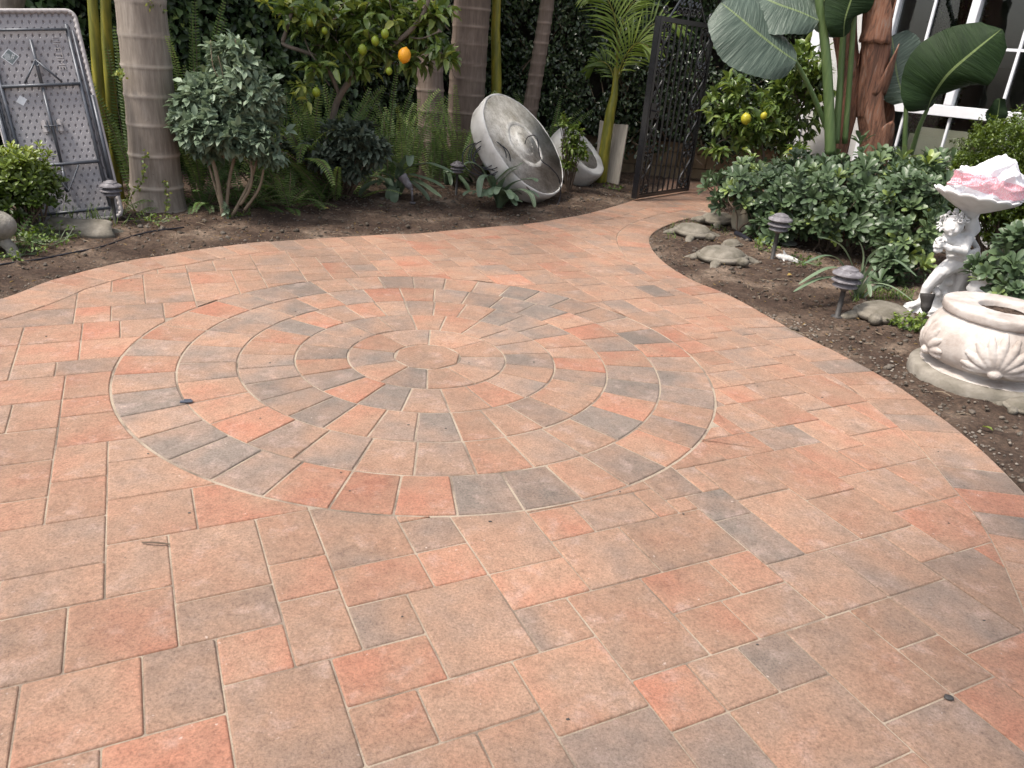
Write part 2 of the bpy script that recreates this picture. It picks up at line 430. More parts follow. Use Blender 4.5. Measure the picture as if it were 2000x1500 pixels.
for x, y, c in [(591,1115,.85),(493,1273,.85),(168,1350,.8),(332,1455,1.0),(750,1130,.85),(754,1315,.95),(1048,1140,.8),(1072,1297,.6),(1195,1455,.2),(1326,1357,.9),(1486,1288,.12),(1352,1127,.75),(1456,1110,.8),(1391,1218,.75),(1399,975,.05),(1477,1040,.03),(1321,924,.4),(1456,919,.3),(1568,906,.72),(1677,997,.75),(1815,1023,.85),(1850,1110,.25),(1698,1110,.35),(1590,1110,.35),(1798,1292,.6),(1958,984,.95),(1958,1023,.1),(1937,950,.08),(805,504,.95),(868,476,.95),(952,465,.85),(1015,550,.9),(1032,515,.8),(1095,511,.85),(182,614,.85),(195,646,1.0),(176,790,.85),(13,768,.85),(48,864,.65),(282,1002,.65),(1365,672,.9),(1414,704,.8),(1452,763,.85),(1410,830,.88),(1407,865,.7),(1592,893,.78),(1522,844,.1),(1750,865,.7),(1690,886,.75),(80,1050,.3),(200,1040,.42),(60,950,.6),(50,1180,.4),(380,1350,.3),(830,1200,.42),(710,1230,.25),(1080,1210,.38),(560,1130,.8),(1250,1180,.5),(1190,1090,.5),(1000,1060,.5),(1240,1010,.35),(1340,1020,.5),(1580,1000,.5),(1530,950,.55),(560,1030,.5),(700,1080,.4),(900,1050,.38),(640,1400,.5),(850,1430,.5),(1000,1370,.55),(1600,1370,.42),(1700,1260,.6),(1350,1440,.3),(1610,1270,.5),(1780,1450,.7),(1900,1400,.25),
    (1660,727,.15),(1560,655,.1),(1690,790,.1),(1640,760,.75),(1720,815,.8),(1780,870,.6),(540,478,.2),(1120,460,.8),(160,505,.5),(1250,560,.12),(1340,660,.85)]:
    hintlist[g2(x, y)] = c
listed = [(0,-25,3,-21),(0,-21,3,-19),(3,-25,5,-22),(3,-22,5,-20),(3,-20,5,-17),(-1,-19,1,-16),(1,-19,3,-17),(1,-17,4,-13),(-4,-19,-1,-16),(-6,-27,-2,-24),(-5,-24,-2,-22),(-2,-25,0,-22),(-3,-22,0,-19),(-6,-22,-3,-19),(-6,-19,-4,-16),
 (5,-25,8,-21),(5,-21,8,-19),(5,-19,7,-17),(7,-19,10,-15),(8,-21,10,-19),(8,-23,10,-21),(10,-23,13,-19),(10,-19,13,-17),(10,-17,12,-15),(4,-17,7,-15),(4,-15,6,-13),(6,-15,9,-13),(9,-15,12,-12),(7,-13,9,-11),(4,-13,7,-10),(9,-12,12,-9),
 (12,-17,15,-13),(13,-20,16,-17),(13,-22,15,-20),(15,-22,18,-20),(15,-17,18,-15),(18,-17,20,-15),(17,-15,20,-13),(15,-15,17,-13),(12,-13,14,-11),(14,-13,16,-11),(16,-13,18,-11),(14,-11,18,-8),(12,-11,14,-8),(18,-13,21,-9),(21,-13,23,-11),(21,-11,23,-9),(23,-13,26,-10),
 (16,-20,20,-17),(20,-16,23,-13),(23,-16,26,-13),(20,-19,22,-16),(20,-21,22,-19),(22,-20,25,-16),(25,-19,28,-16),(26,-16,28,-14),(28,-17,31,-14),(26,-14,29,-10),(28,-20,31,-17),(18,-9,21,-6),(21,-9,23,-6),(23,-10,26,-7),(-2,-16,1,-13),(-4,-16,-2,-13),
 (-4,-55,0,-52),(0,-55,3,-52),(-8,-55,-4,-52),(-8,-52,-4,-49),(-4,-52,-2,-49),(-2,-52,1,-49),(1,-52,3,-49),(-6.5,-49,-3.5,-46),(-3.5,-49,-1.5,-46),(-1.5,-49,1,-46),(-9,-49,-6.5,-46),(-6.5,-46,-3.5,-43),(-3.5,-46,0,-43),(-9,-46,-6.5,-41),
 (-6.5,-43,-4.5,-41),(-4.5,-43,-1,-41),(-4,-41,-1,-38),(-8,-41,-4,-38),(-6,-38,-4,-35),(-9,-38,-6,-35),(-8,-35,-4,-32),(-8,-32,-4,-29),(-8,-29,-4,-27),(-9,-27,-6,-24),(-4,-38,-1,-36),(-4,-36,-1,-33),(-4,-33,-2,-30),(-4,-30,-2,-27),(-2,-33,1,-31),(-2,-31,2,-28),(-2,-28,1,-25),(1,-28,5,-25),
 (-2,-58,0,-55),(-4,-58,-2,-55),(0,-59,3,-55),(3,-59,6,-56),(3,-62,5,-59),(5,-62,8,-59),(6,-59,8,-56),(3,-56,6,-52),(6,-56,8,-53),
 (22,-23,25,-20),(25,-23,28,-19),(28,-23,30,-20),(30,-22,32,-20),(30,-25,32,-22),(27,-25,30,-23),(32,-23,36,-20),(31,-20,34,-17),(32,-26,35,-23),(35,-26,38,-23),(29,-28,32,-25),(32,-28,34,-26),(27,-28,29,-25),(34,-30,37,-26),(31,-30,34,-28),(29,-30,31,-28),(32,-32,34,-30),(34,-32,36,-30),(36,-33,39,-30),(33,-35,37,-32),(24,-25,27,-23)]
A0, A1, B0, B1 = -26, 88, -112, 2
occ = np.zeros(((A1 - A0) * 2, (B1 - B0) * 2), bool)
rects = []
for r in listed:
    i0, j0, i1, j1 = [int(round((v - o) * 2)) for v, o in zip(r, (A0, B0, A0, B0))]
    sub = occ[i0:i1, j0:j1]
    if sub.any():
        # shrink until free
        while sub.size and sub[0].any() and not sub[-1].all() and i0 < i1: i0 += 1; sub = occ[i0:i1, j0:j1]
        while sub.size and sub[:, 0].any() and j0 < j1: j0 += 1; sub = occ[i0:i1, j0:j1]
        while sub.size and sub[-1].any() and i0 < i1: i1 -= 1; sub = occ[i0:i1, j0:j1]
        while sub.size and sub[:, -1].any() and j0 < j1: j1 -= 1; sub = occ[i0:i1, j0:j1]
        if i1 - i0 < 2 or j1 - j0 < 2 or sub.any(): continue
    occ[i0:i1, j0:j1] = True; rects.append((A0 + i0 / 2, B0 + j0 / 2, A0 + i1 / 2, B0 + j1 / 2))
sizes = [(3, 4), (4, 3), (3, 3), (3, 3), (2, 3), (3, 2), (2, 2), (3, 2)]
def free(i, j, w, h): return i >= 0 and j >= 0 and i + w <= occ.shape[0] and j + h <= occ.shape[1] and not occ[i:i + w, j:j + h].any()
for j in range(0, occ.shape[1]):
    for i in range(0, occ.shape[0]):
        if occ[i, j]: continue
        run = 0
        while i + run < occ.shape[0] and not occ[i + run, j] and run < 16: run += 1
        cand = sizes[:]; prng.shuffle(cand); done = False
        for w, h in cand:
            w2, h2 = w * 2, h * 2
            if run - w2 in (1, 2, 3): continue
            if free(i, j, w2, h2): done = True; break
        if not done:
            for w2, h2 in ((8, 6), (8, 4), (6, 6), (6, 4), (4, 6), (4, 4), (6, 3), (5, 4), (4, 3), (3, 4), (3, 3), (6, 2), (4, 2), (2, 6), (2, 4), (2, 2), (2, 1), (1, 2), (1, 1)):
                if free(i, j, w2, h2): break
        occ[i:i + w2, j:j + h2] = True
        rects.append((A0 + i / 2, B0 + j / 2, A0 + (i + w2) / 2, B0 + (j + h2) / 2))
circ = np.array([(CX + (CR + .004) * cos(a), CY + (CR + .004) * sin(a)) for a in np.linspace(0, 2 * pi, 361)[:-1]])
incirc = lambda P: np.hypot(P[:, 0] - CX, P[:, 1] - CY) > CR + .004
inner_c = np.concatenate([inner[::4]])
inreg = lambda P: inside_poly(P, inner_c)
out_c = outline[::4]
inout = lambda P: inside_poly(P, out_c)
for (a0, b0, a1, b1) in rects:
    if (a1 - a0) * (b1 - b0) < .9: continue
    if min(a1 - a0, b1 - b0) < .6: continue
    poly = [np.array(g2w(a, b)) for a, b in ((a0, b0), (a0, b1), (a1, b1), (a1, b0))]
    c = sum(poly) / 4
    if c[1] < -1.2 or c[1] > 11.4: continue
    poly = clip(poly, inreg, inner) if c[1] < 8.7 else clip(poly, inout, outline)
    if poly is None: continue
    poly = clip([np.array(p) for p in poly], incirc, circ)
    if poly is None: continue
    add_paver(poly)
# circle kit
radii = [.175, .4116, .6715, .9441, 1.2150, CR]
def ringpaver(r0, r1, t0, t1, cls=None):
    n = max(2, int(degrees(t1 - t0) / 3))
    ts = np.linspace(t0, t1, n + 1)
    poly = [np.array((CX + r1 * cos(t), CY + r1 * sin(t))) for t in ts]
    poly += [np.array((CX + r0 * cos(t), CY + r0 * sin(t))) for t in ts[::-1]]
    add_paver(poly, cls, gap=.004)
oct_ = [np.array((CX + .175 * cos(radians(22.5 + 45 * k)), CY + .175 * sin(radians(22.5 + 45 * k)))) for k in range(8)]
add_paver(oct_, .6, gap=.0015)
ring1 = [10.9, 47.4, 95.6, 137.3, 174.7, 212.8, 244.8, 277.4, 312.3, 343.3]
for i, a in enumerate(ring1):
    b = ring1[(i + 1) % 10] + (360 if i == 9 else 0)
    ringpaver(.172, radii[1], radians(a), radians(b))
for (k, n, ph) in ((1, 20, 16), (2, 30, 10.5), (3, 32, 5.3), (4, 40, 3)):
    js = [ph + 360 / n * i + prng.uniform(-.35, .35) for i in range(n)]
    for i in range(n):
        b = js[(i + 1) % n] + (360 if i == n - 1 else 0)
        ringpaver(radii[k], radii[k + 1], radians(js[i]), radians(b))
# soldier-course border
def border(Cc, Ci):
    C = np.array(Cc); d = np.concatenate([[0], np.cumsum(np.linalg.norm(np.diff(C, axis=0), axis=1))])
    n = int(d[-1] / .187)
    for i in range(n):
        ss = np.linspace(i * .187, (i + 1) * .187, 4)
        o = [np.array((np.interp(s, d, C[:, 0]), np.interp(s, d, C[:, 1]))) for s in ss]
        q = [np.array((np.interp(s, d, Ci[:, 0]), np.interp(s, d, Ci[:, 1]))) for s in ss]
        if o[0][1] < -1.2 or o[0][1] > 8.75: continue
        poly = o + q[::-1]
        if abs(area2(poly)) < .01: continue
        add_paver(poly)
border(LEc, LI); border(REc, RI)
def paver_material():
    mt, nt, b, out = _new('concrete_paver')
    at = nt.nodes.new('ShaderNodeAttribute'); at.attribute_name = 'pc'
    sp = nt.nodes.new('ShaderNodeSeparateColor'); nt.links.new(at.outputs['Color'], sp.inputs[0])
    r1, cl, r2 = sp.outputs
    tc = nt.nodes.new('ShaderNodeTexCoord')
    cmb = nt.nodes.new('ShaderNodeCombineXYZ'); nt.links.new(_math(nt, 'MULTIPLY', r1, 40.), cmb.inputs[2]); nt.links.new(_math(nt, 'MULTIPLY', r2, 40.), cmb.inputs[0])
    va = nt.nodes.new('ShaderNodeVectorMath'); va.operation = 'ADD'; nt.links.new(tc.outputs['Object'], va.inputs[0]); nt.links.new(cmb.outputs[0], va.inputs[1])
    v = va.outputs[0]
    n1 = _noise(nt, v, 4.2, 3, .5)
    n1b = _math(nt, 'MULTIPLY', _math(nt, 'SUBTRACT', n1, .5), 1.2)
    fac = _math(nt, 'ADD', cl, n1b, True)
    col = _ramp(nt, fac, [(-.0, (.165, .134, .113)), (.2, (.210, .152, .120)), (.45, (.262, .168, .119)), (.62, (.276, .165, .113)), (.82, (.289, .152, .102)), (1, (.298, .137, .090))])
    hs = nt.nodes.new('ShaderNodeHueSaturation'); nt.links.new(col, hs.inputs['Color'])
    nt.links.new(_math(nt, 'MULTIPLY_ADD', r2, .22), hs.inputs['Value']); nt.nodes[-1].inputs[2].default_value = .9
    col = hs.outputs[0]
    # pale bloom and scuffs
    n2 = _noise(nt, v, 9, 6, .65); f2 = _ramp(nt, n2, [(0, (0, 0, 0)), (.55, (0, 0, 0)), (.75, (.5, .5, .5)), (1, (.9, .9, .9))])
    col = _mix(nt, f2, col, (.40, .30, .26))
    n5 = _noise(nt, tc.outputs['Object'], 2.1, 4, .6); f5 = _ramp(nt, n5, [(0, (0, 0, 0)), (.5, (0, 0, 0)), (.8, (.3, .3, .3))])
    col = _mix(nt, f5, col, (.15, .105, .08))
    n3 = _noise(nt, v, 120, 4, .85); f3 = _ramp(nt, n3, [(.25, (.45, .45, .45)), (.42, (.80, .79, .78)), (.5, (1, 1, 1)), (.62, (1.18, 1.17, 1.15)), (.75, (1.5, 1.48, 1.45))])
    mm = nt.nodes.new('ShaderNodeMix'); mm.data_type = 'RGBA'; mm.blend_type = 'MULTIPLY'; mm.inputs[0].default_value = 1
    nt.links.new(col, mm.inputs[6]); nt.links.new(f3, mm.inputs[7]); col = mm.outputs[2]
    n4 = _noise(nt, v, 55, 3, .6); f4 = _ramp(nt, n4, [(0, (0, 0, 0)), (.70, (0, 0, 0)), (.76, (.7, .7, .7))])
    col = _mix(nt, f4, col, (.46, .38, .33))
    n6 = _noise(nt, v, 22, 5, .7, .6); f6 = _ramp(nt, n6, [(.28, (.80, .79, .78)), (.5, (1, 1, 1)), (.72, (1.16, 1.15, 1.14))])
    n7 = _noise(nt, tc.outputs['Object'], .9, 3, .5); f7 = _ramp(nt, n7, [(.35, (.86, .86, .87)), (.6, (1.06, 1.05, 1.05))])
    for f_ in (f6, f7):
        mm = nt.nodes.new('ShaderNodeMix'); mm.data_type = 'RGBA'; mm.blend_type = 'MULTIPLY'; mm.inputs[0].default_value = 1
        nt.links.new(col, mm.inputs[6]); nt.links.new(f_, mm.inputs[7]); col = mm.outputs[2]
    nt.links.new(col, b.inputs['Base Color'])
    b.inputs['Roughness'].default_value = .82; _spec(b, .35)
    h = _math(nt, 'ADD', _noise(nt, v, 130, 6, .75), _math(nt, 'MULTIPLY', _noise(nt, v, 28, 3), 1.2))
    _bump(nt, b, h, .8, .004)
    return mt
M_pav = paver_material()
me = bpy.data.meshes.new('paving'); me.from_pydata(PV['v'], [], PV['f']); me.materials.append(M_pav)
ca = me.color_attributes.new('pc', 'FLOAT_COLOR', 'CORNER')
tot = np.array([len(f) for f in PV['f']]); cc = np.repeat(np.array(PV['c'], np.float32), tot, axis=0)
ca.data.foreach_set('color', cc.reshape(-1)); me.update()
paving = link(bpy.data.objects.new('patio', me)); setp(paving, 'terracotta and grey paved patio with a ringed circle laid in it', 'patio', kind='structure')
# sand in the joints
mt, nt, b, out = _new('joint_sand')
tc = nt.nodes.new('ShaderNodeTexCoord')
col = _ramp(nt, _noise(nt, tc.outputs['Object'], 3.2, 5, .65), [(.3, (.09, .07, .052)), (.42, (.20, .155, .12)), (.53, (.31, .25, .19)), (.8, (.41, .35, .275))])
n3 = _ramp(nt, _noise(nt, tc.outputs['Object'], 350, 2, .7), [(.2, (.5, .5, .5)), (.55, (1, 1, 1)), (.8, (1.25, 1.25, 1.25))])
mm = nt.nodes.new('ShaderNodeMix'); mm.data_type = 'RGBA'; mm.blend_type = 'MULTIPLY'; mm.inputs[0].default_value = 1
nt.links.new(col, mm.inputs[6]); nt.links.new(n3, mm.inputs[7]); nt.links.new(mm.outputs[2], b.inputs['Base Color'])
b.inputs['Roughness'].default_value = .95
_bump(nt, b, _noise(nt, tc.outputs['Object'], 300, 3, .7), .6, .003)
M_sand = mt
# joint bed: strip mesh between the two outline curves
mb = MB(); vs = [(p[0], p[1], -.0048) for p in outline[::4]]
mb.add(vs, [tuple(range(len(vs)))])
jb = mb.build('joint_sand', M_sand, paving)
# ------------------------------------------------------------------ ground sheet with soil beds
xs = np.concatenate([[-60, -30, -16, -10, -7.5], np.arange(-6.2, 6.21, .035), [7.5, 10, 16, 30, 60]])
ys = np.concatenate([[-60, -30, -12, -5, -1], np.arange(0, 2.4, .3), np.arange(2.4, 12.2, .035), [13, 16, 22, 35, 60]])
XX, YY = np.meshgrid(xs, ys); P = np.stack([XX.ravel(), YY.ravel()], 1)
ins = inside_poly(P, outline[::3])
ol = outline[::4]; dist = np.full(len(P), 9.)
for i in range(0, len(P), 4000):
    q = P[i:i + 4000]; dist[i:i + 4000] = np.sqrt(((q[:, None, :] - ol[None, :, :]) ** 2).sum(2).min(1))
Z = np.zeros(len(P))
for i, (x, y) in enumerate(P):
    if ins[i] or abs(x) > 6.3 or y > 12.3 or y < 2.3: continue
    Z[i] = (.022 * noise.noise((x * 1.6, y * 1.6, 0)) + .016 * noise.noise((x * 6, y * 6, 3)) + .012 * noise.noise((x * 19, y * 19, 5)) + .007 * noise.noise((x * 45, y * 45, 8)))
D_ = np.clip(dist, 0, 1.2)
Z = np.where(ins, -.06, Z * np.clip(.35 + dist * 3, 0, 1) - .012 + .05 * D_ ** .7)
Z = np.where(ins & (dist < .03), -.03, Z)
nx, ny = len(xs), len(ys)
idx = np.arange(nx * ny).reshape(ny, nx)
F = np.stack([idx[:-1, :-1].ravel(), idx[:-1, 1:].ravel(), idx[1:, 1:].ravel(), idx[1:, :-1].ravel()], 1)
me = bpy.data.meshes.new('soil'); me.from_pydata(np.column_stack([P, Z]).tolist(), [], F.tolist())
me.polygons.foreach_set('use_smooth', [True] * len(me.polygons))
mt, nt, b, out = _new('garden_soil')
tc = nt.nodes.new('ShaderNodeTexCoord'); ov = tc.outputs['Object']
c1 = _ramp(nt, _noise(nt, ov, 2.2, 8, .65), [(0, (.026, .017, .013)), (.42, (.055, .036, .027)), (.54, (.095, .066, .049)), (.64, (.18, .135, .103)), (1, (.29, .235, .185))])
c2 = _ramp(nt, _noise(nt, ov, 38, 7, .8), [(.3, (.35, .35, .35)), (.5, (.95, .95, .95)), (.68, (1.8, 1.7, 1.6))])
mm = nt.nodes.new('ShaderNodeMix'); mm.data_type = 'RGBA'; mm.blend_type = 'MULTIPLY'; mm.inputs[0].default_value = 1
nt.links.new(c1, mm.inputs[6]); nt.links.new(c2, mm.inputs[7]); nt.links.new(mm.outputs[2], b.inputs['Base Color'])
b.inputs['Roughness'].default_value = .95; _spec(b, .2)
_bump(nt, b, _noise(nt, ov, 55, 8, .75), 1.0, .02)
M_soil = mt; me.materials.append(mt)
ground = link(bpy.data.objects.new('ground', me)); setp(ground, 'dark crumbly soil of the planting beds around the patio', 'ground', kind='structure')
_Zg = Z.reshape(ny, nx)
def gz(x, y):
    i = int(np.clip(np.searchsorted(xs, x), 0, nx - 1)); j = int(np.clip(np.searchsorted(ys, y), 0, ny - 1)); return float(_Zg[j, i])
def ong(p, dz=0.0): return Vector((p[0], p[1], gz(p[0], p[1]) + dz))
# ================================================================== MATERIALS FOR OBJECTS
M_black = pmat('black_iron_paint', [(0, (.004, .004, .005)), (1, (.014, .014, .017))], 20, .24, .15, 90, .002, .9)
M_white_frame = pmat('white_window_paint', [(0, (.62, .63, .66)), (1, (.74, .75, .78))], 5, .45, .05, 60)
M_stucco = pmat('pale_stucco', [(0, (.42, .41, .40)), (1, (.56, .55, .54))], 6, .9, .5, 90, .004)
M_block = pmat('tan_block', [(0, (.13, .10, .065)), (.5, (.23, .175, .115)), (1, (.33, .26, .18))], 5, .95, .6, 70, .006)
M_mortar = pmat('mortar', [(0, (.06, .05, .04)), (1, (.13, .11, .085))], 9, .95, .4, 80)
M_grayplastic = pmat('grey_plastic', [(0, (.225, .215, .225)), (1, (.30, .285, .295))], 4, .5, .15, 160, .0015)
M_grayplastic2 = pmat('pale_grey_rim_plastic', [(0, (.33, .31, .31)), (1, (.43, .40, .395))], 4, .5, .15, 160, .0015)
M_steel = pmat('grey_steel_tube', [(0, (.055, .06, .072)), (.7, (.10, .108, .125)), (1, (.16, .15, .15))], 14, .42, .15, 120, .001, metal=.3)
M_concwhite = pmat('whitewashed_concrete', [(0, (.30, .285, .265)), (.35, (.50, .485, .46)), (1, (.66, .65, .63))], 5, .8, .5, 50, .004)
M_concgray = pmat('weathered_concrete', [(0, (.075, .065, .05)), (.35, (.17, .155, .13)), (.6, (.28, .26, .225)), (1, (.46, .44, .40))], 4.5, .92, .9, 55, .008)
M_plaster = pmat('white_statue_paint', [(0, (.44, .43, .42)), (.4, (.58, .57, .565)), (1, (.68, .68, .68))], 9, .55, .3, 70, .003)
M_urn = pmat('aged_cast_stone', [(0, (.20, .165, .135)), (.3, (.33, .285, .255)), (.62, (.44, .40, .37)), (1, (.55, .53, .51))], 7, .78, .6, 60, .005)
M_urnbase = pmat('dirty_cast_stone', [(0, (.09, .08, .06)), (.5, (.19, .17, .14)), (1, (.34, .31, .27))], 6, .9, .8, 60, .006)
M_stone = pmat('mossy_stone', [(0, (.045, .042, .03)), (.35, (.11, .098, .076)), (.7, (.185, .165, .135)), (1, (.28, .255, .215))], 7, .93, .9, 50, .008)
M_lamp = pmat('dusty_dark_metal', [(0, (.07, .065, .07)), (.5, (.13, .12, .13)), (1, (.27, .26, .27))], 22, .6, .35, 120, .002)
M_lampdark = pmat('dark_lamp_metal', [(0, (.02, .018, .018)), (1, (.06, .055, .052))], 22, .6, .3, 120, .002)
M_lampglass = pmat('lamp_inner_glass', [(0, (.12, .11, .10)), (1, (.25, .23, .21))], 12, .3, .1, 60)
M_cable = pmat('black_cable', [(0, (.008, .008, .012)), (1, (.02, .02, .028))], 10, .4, .1)
M_wood = pmat('weathered_board', [(0, (.28, .245, .20)), (.5, (.40, .355, .30)), (1, (.50, .45, .39))], 6, .85, .5, 30, .003, squash=(9, 9, 1))
M_bark_palm = None
def palm_bark(name, lo, mid, hi):
    mt, nt, b, out = _new(name)
    tc = nt.nodes.new('ShaderNodeTexCoord'); ov = tc.outputs['Object']
    mp = nt.nodes.new('ShaderNodeMapping'); mp.inputs['Scale'].default_value = (14, 14, 1.6); nt.links.new(ov, mp.inputs[0])
    f = _noise(nt, mp.outputs[0], 2.5, 7, .65)
    big = _noise(nt, ov, 2.2, 4, .6)
    f = _math(nt, 'ADD', _math(nt, 'MULTIPLY', f, .9), _math(nt, 'MULTIPLY', big, .5)); f = _math(nt, 'SUBTRACT', f, .2, True)
    col = _ramp(nt, f, [(.15, lo), (.5, mid), (.8, hi)])
    at = nt.nodes.new('ShaderNodeAttribute'); at.attribute_name = 'ring'
    col = _mix(nt, _math(nt, 'MULTIPLY', at.outputs['Fac'], .75), col, tuple(min(1, c * 1.55) for c in hi))
    sp = _ramp(nt, _noise(nt, ov, 34, 3, .6), [(0, (0, 0, 0)), (.7, (0, 0, 0)), (.76, (.8, .8, .8))])
    col = _mix(nt, sp, col, (.06, .045, .04))
    nt.links.new(col, b.inputs['Base Color']); b.inputs['Roughness'].default_value = .85; _spec(b, .3)
    _bump(nt, b, _noise(nt, mp.outputs[0], 6, 8, .7), .6, .006)
    return mt
M_palm = palm_bark('grey_palm_bark', (.10, .083, .068), (.215, .182, .152), (.34, .30, .26))
M_palm2 = palm_bark('brown_palm_bark', (.075, .055, .045), (.14, .105, .085), (.22, .175, .145))
M_greenstalk = pmat('green_crownshaft', [(0, (.06, .07, .012)), (.45, (.15, .15, .022)), (.7, (.27, .24, .03)), (1, (.16, .09, .03))], 5, .45, .15, 40, .002, squash=(4, 4, .6))
M_twig = pmat('brown_twigs', [(0, (.05, .035, .025)), (1, (.15, .11, .08))], 12, .9, .5, 60)
M_gapshade = pmat('hedge_gap_shade', [(0, (.006, .006, .004)), (.6, (.018, .016, .011)), (1, (.04, .034, .022))], 14, .95, 1, 25, .03)  # near-black colour standing in for the deep shade inside the hedge
M_branch = pmat('grey_brown_branch', [(0, (.085, .065, .05)), (1, (.20, .165, .135))], 12, .85, .5, 50)
M_cane = pmat('tan_cane', [(0, (.12, .09, .06)), (1, (.26, .20, .14))], 12, .8, .4, 50)
M_glass, _nt, _b, _o = _new('window_glass')
_b.inputs['Base Color'].default_value = (.9, .95, .95, 1); _b.inputs['Roughness'].default_value = .02
_b.inputs['Transmission Weight'].default_value = 1.0; _b.inputs['IOR'].default_value = 1.42
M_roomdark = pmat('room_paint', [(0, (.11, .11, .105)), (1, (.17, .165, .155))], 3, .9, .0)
M_cushion = pmat('cream_cushion', [(0, (.45, .42, .32)), (1, (.58, .54, .43))], 3, .9, .3, 40)
M_darkwood = pmat('dark_furniture', [(0, (.03, .025, .02)), (1, (.07, .055, .045))], 6, .6, .1)
M_greyfurn = pmat('grey_furniture', [(0, (.30, .31, .31)), (1, (.38, .39, .39))], 6, .6, .1)

# ================================================================== HOUSE CORNER WITH WINDOW
HC = Vector((3.05, 9.4, 0)); HA = radians(-47)
house = thing('house', 'pale house corner with large white framed window behind the red-barked palm', 'house', HC, rotz=HA)
def hb(mb, s0, s1, z0, z1, y0, y1): box(mb, ((s0 + s1) / 2, (y0 + y1) / 2, (z0 + z1) / 2), (s1 - s0, y1 - y0, z1 - z0))
mb = MB()
hb(mb, 0, .76, -.1, 3.2, 0, .18)
hb(mb, .76, 5.0, -.1, .22, 0, .18)
hb(mb, .76, 5.0, 2.75, 3.2, 0, .18)
hb(mb, 4.6, 5.0, .22, 2.75, 0, .18)
hb(mb, -.0, .18, -.1, 3.2, .18, 3.6)
mb.build('wall', M_stucco, house)
mb = MB(); box(mb, (.03, -.012, 1.55), (.11, .03, 3.3), bev=.004); mb.build('corner_trim', M_white_frame, house)
win = MB()
def bar(s0, s1, z0, z1, y0=-.045, y1=.05): box(win, ((s0 + s1) / 2, (y0 + y1) / 2, (z0 + z1) / 2), (s1 - s0, y1 - y0, z1 - z0), bev=.004)
bar(.78, .87, .22, 2.75, -.055, .06)
bar(4.5, 4.6, .22, 2.75, -.055, .06)
bar(.872, 4.498, 1.215, 1.32, -.052, .06)
bar(.872, 4.498, 2.66, 2.75, -.052, .06); bar(.872, 4.498, .22, .3, -.052, .06)
for s in (1.6, 2.78, 3.7): bar(s - .038, s + .038, 1.322, 2.658, -.05, .055)
for s in (2.78, 3.7): bar(s - .038, s + .038, .302, 1.213, -.05, .055)
frame = win.build('window_frame', M_white_frame, house)
mun = MB()
for s in (1.21, 2.08, 2.45, 3.25, 4.1):
    box(mun, (s, -.003, 1.99), (.024, .03, 1.33))
for z in (1.85, 2.3):
    for a, b2 in ((.873, 1.56), (1.64, 2.74), (2.82, 3.66), (3.74, 4.49)): box(mun, ((a + b2) / 2, .001, z), (b2 - a, .028, .024))
for s in (1.19, 1.65, 2.2, 3.25, 4.1): box(mun, (s, -.003, .757), (.022, .03, .91))
for a, b2 in ((.873, 2.74), (2.82, 3.66), (3.74, 4.49)): box(mun, ((a + b2) / 2, .001, .715), (b2 - a, .028, .022))
mun.build('muntin', M_white_frame, frame)
gl = MB(); box(gl, (2.68, .026, 1.49), (3.62, .008, 2.35)); gl.build('pane', M_glass, frame)
room = MB()
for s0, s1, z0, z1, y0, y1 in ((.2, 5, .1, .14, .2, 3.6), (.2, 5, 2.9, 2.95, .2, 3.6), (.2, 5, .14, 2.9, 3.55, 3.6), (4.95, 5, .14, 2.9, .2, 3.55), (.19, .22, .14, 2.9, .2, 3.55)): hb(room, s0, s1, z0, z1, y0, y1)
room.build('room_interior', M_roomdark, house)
t = thing('sofa', 'cream sofa seen indoors through the lower window panes', 'sofa', HC, rotz=HA)
mb = MB(); box(mb, (1.75, .95, .42), (1.5, .75, .42), bev=.07); mb.build('seat', M_cushion, t)
for k in range(2):
    mb = MB(); box(mb, (1.38 + .74 * k, .70, .80), (.72, .2, .52), bev=.08); mb.build('cushion', M_cushion, t)
t = thing('cabinet', 'grey panelled cabinet standing in the dim room behind the window', 'cabinet', HC, rotz=HA)
mb = MB(); box(mb, (2.75, 2.6, .75), (.9, .45, 1.2), bev=.01); mb.build('carcass', M_greyfurn, t)
for k in range(2):
    mb = MB(); box(mb, (2.54 + .42 * k, 2.365, .75), (.36, .02, 1.0), bev=.006); mb.build('door', M_greyfurn, t)
t = thing('armchair', 'dark high-backed chair in the room behind the upper window panes', 'chair', HC, rotz=HA)
mb = MB(); box(mb, (1.35, 2.2, .55), (.6, .6, .14), bev=.03); mb.build('seat', M_darkwood, t)
mb = MB(); box(mb, (1.35, 2.48, 1.15), (.6, .08, 1.2), bev=.03); mb.build('backrest', M_darkwood, t)
for a in (-.26, .26):
    for c in (-.26, .26):
        mb = MB(); box(mb, (1.35 + a, 2.2 + c, .31), (.05, .05, .34)); mb.build('leg', M_darkwood, t)
# ================================================================== BLOCK WALL
bw = thing('block_wall', 'low tan concrete block wall carrying the leafy hedge behind the open gate', 'wall', (0, 0, 0))
blocks = MB(); core = MB()
wallpts = [(-7.5, 5.95), (-.5, 11.25), (5.6, 11.25)]
for i in range(2):
    a = Vector((*wallpts[i], 0)); b2 = Vector((*wallpts[i + 1], 0)); L = (b2 - a).length; ang = atan2((b2 - a).y, (b2 - a).x)
    M = Matrix.Translation(a) @ Matrix.Rotation(ang, 4, 'Z')
    box(core, (L / 2, .12, 1.15), (L, .14, 2.3), M)
    if i == 1:
        z = -.05; row = 0
        while z < .75:
            x = -.2 * (row % 2)
            while x < L:
                x0, x1 = max(x, 0) + .005, min(x + .4, L) - .005
                if x1 - x0 > .05: box(blocks, ((x0 + x1) / 2, .03 + R_(-.003, .003), z + .1), (x1 - x0, .07, .19), M, bev=.006)
                x += .4
            z += .2; row += 1
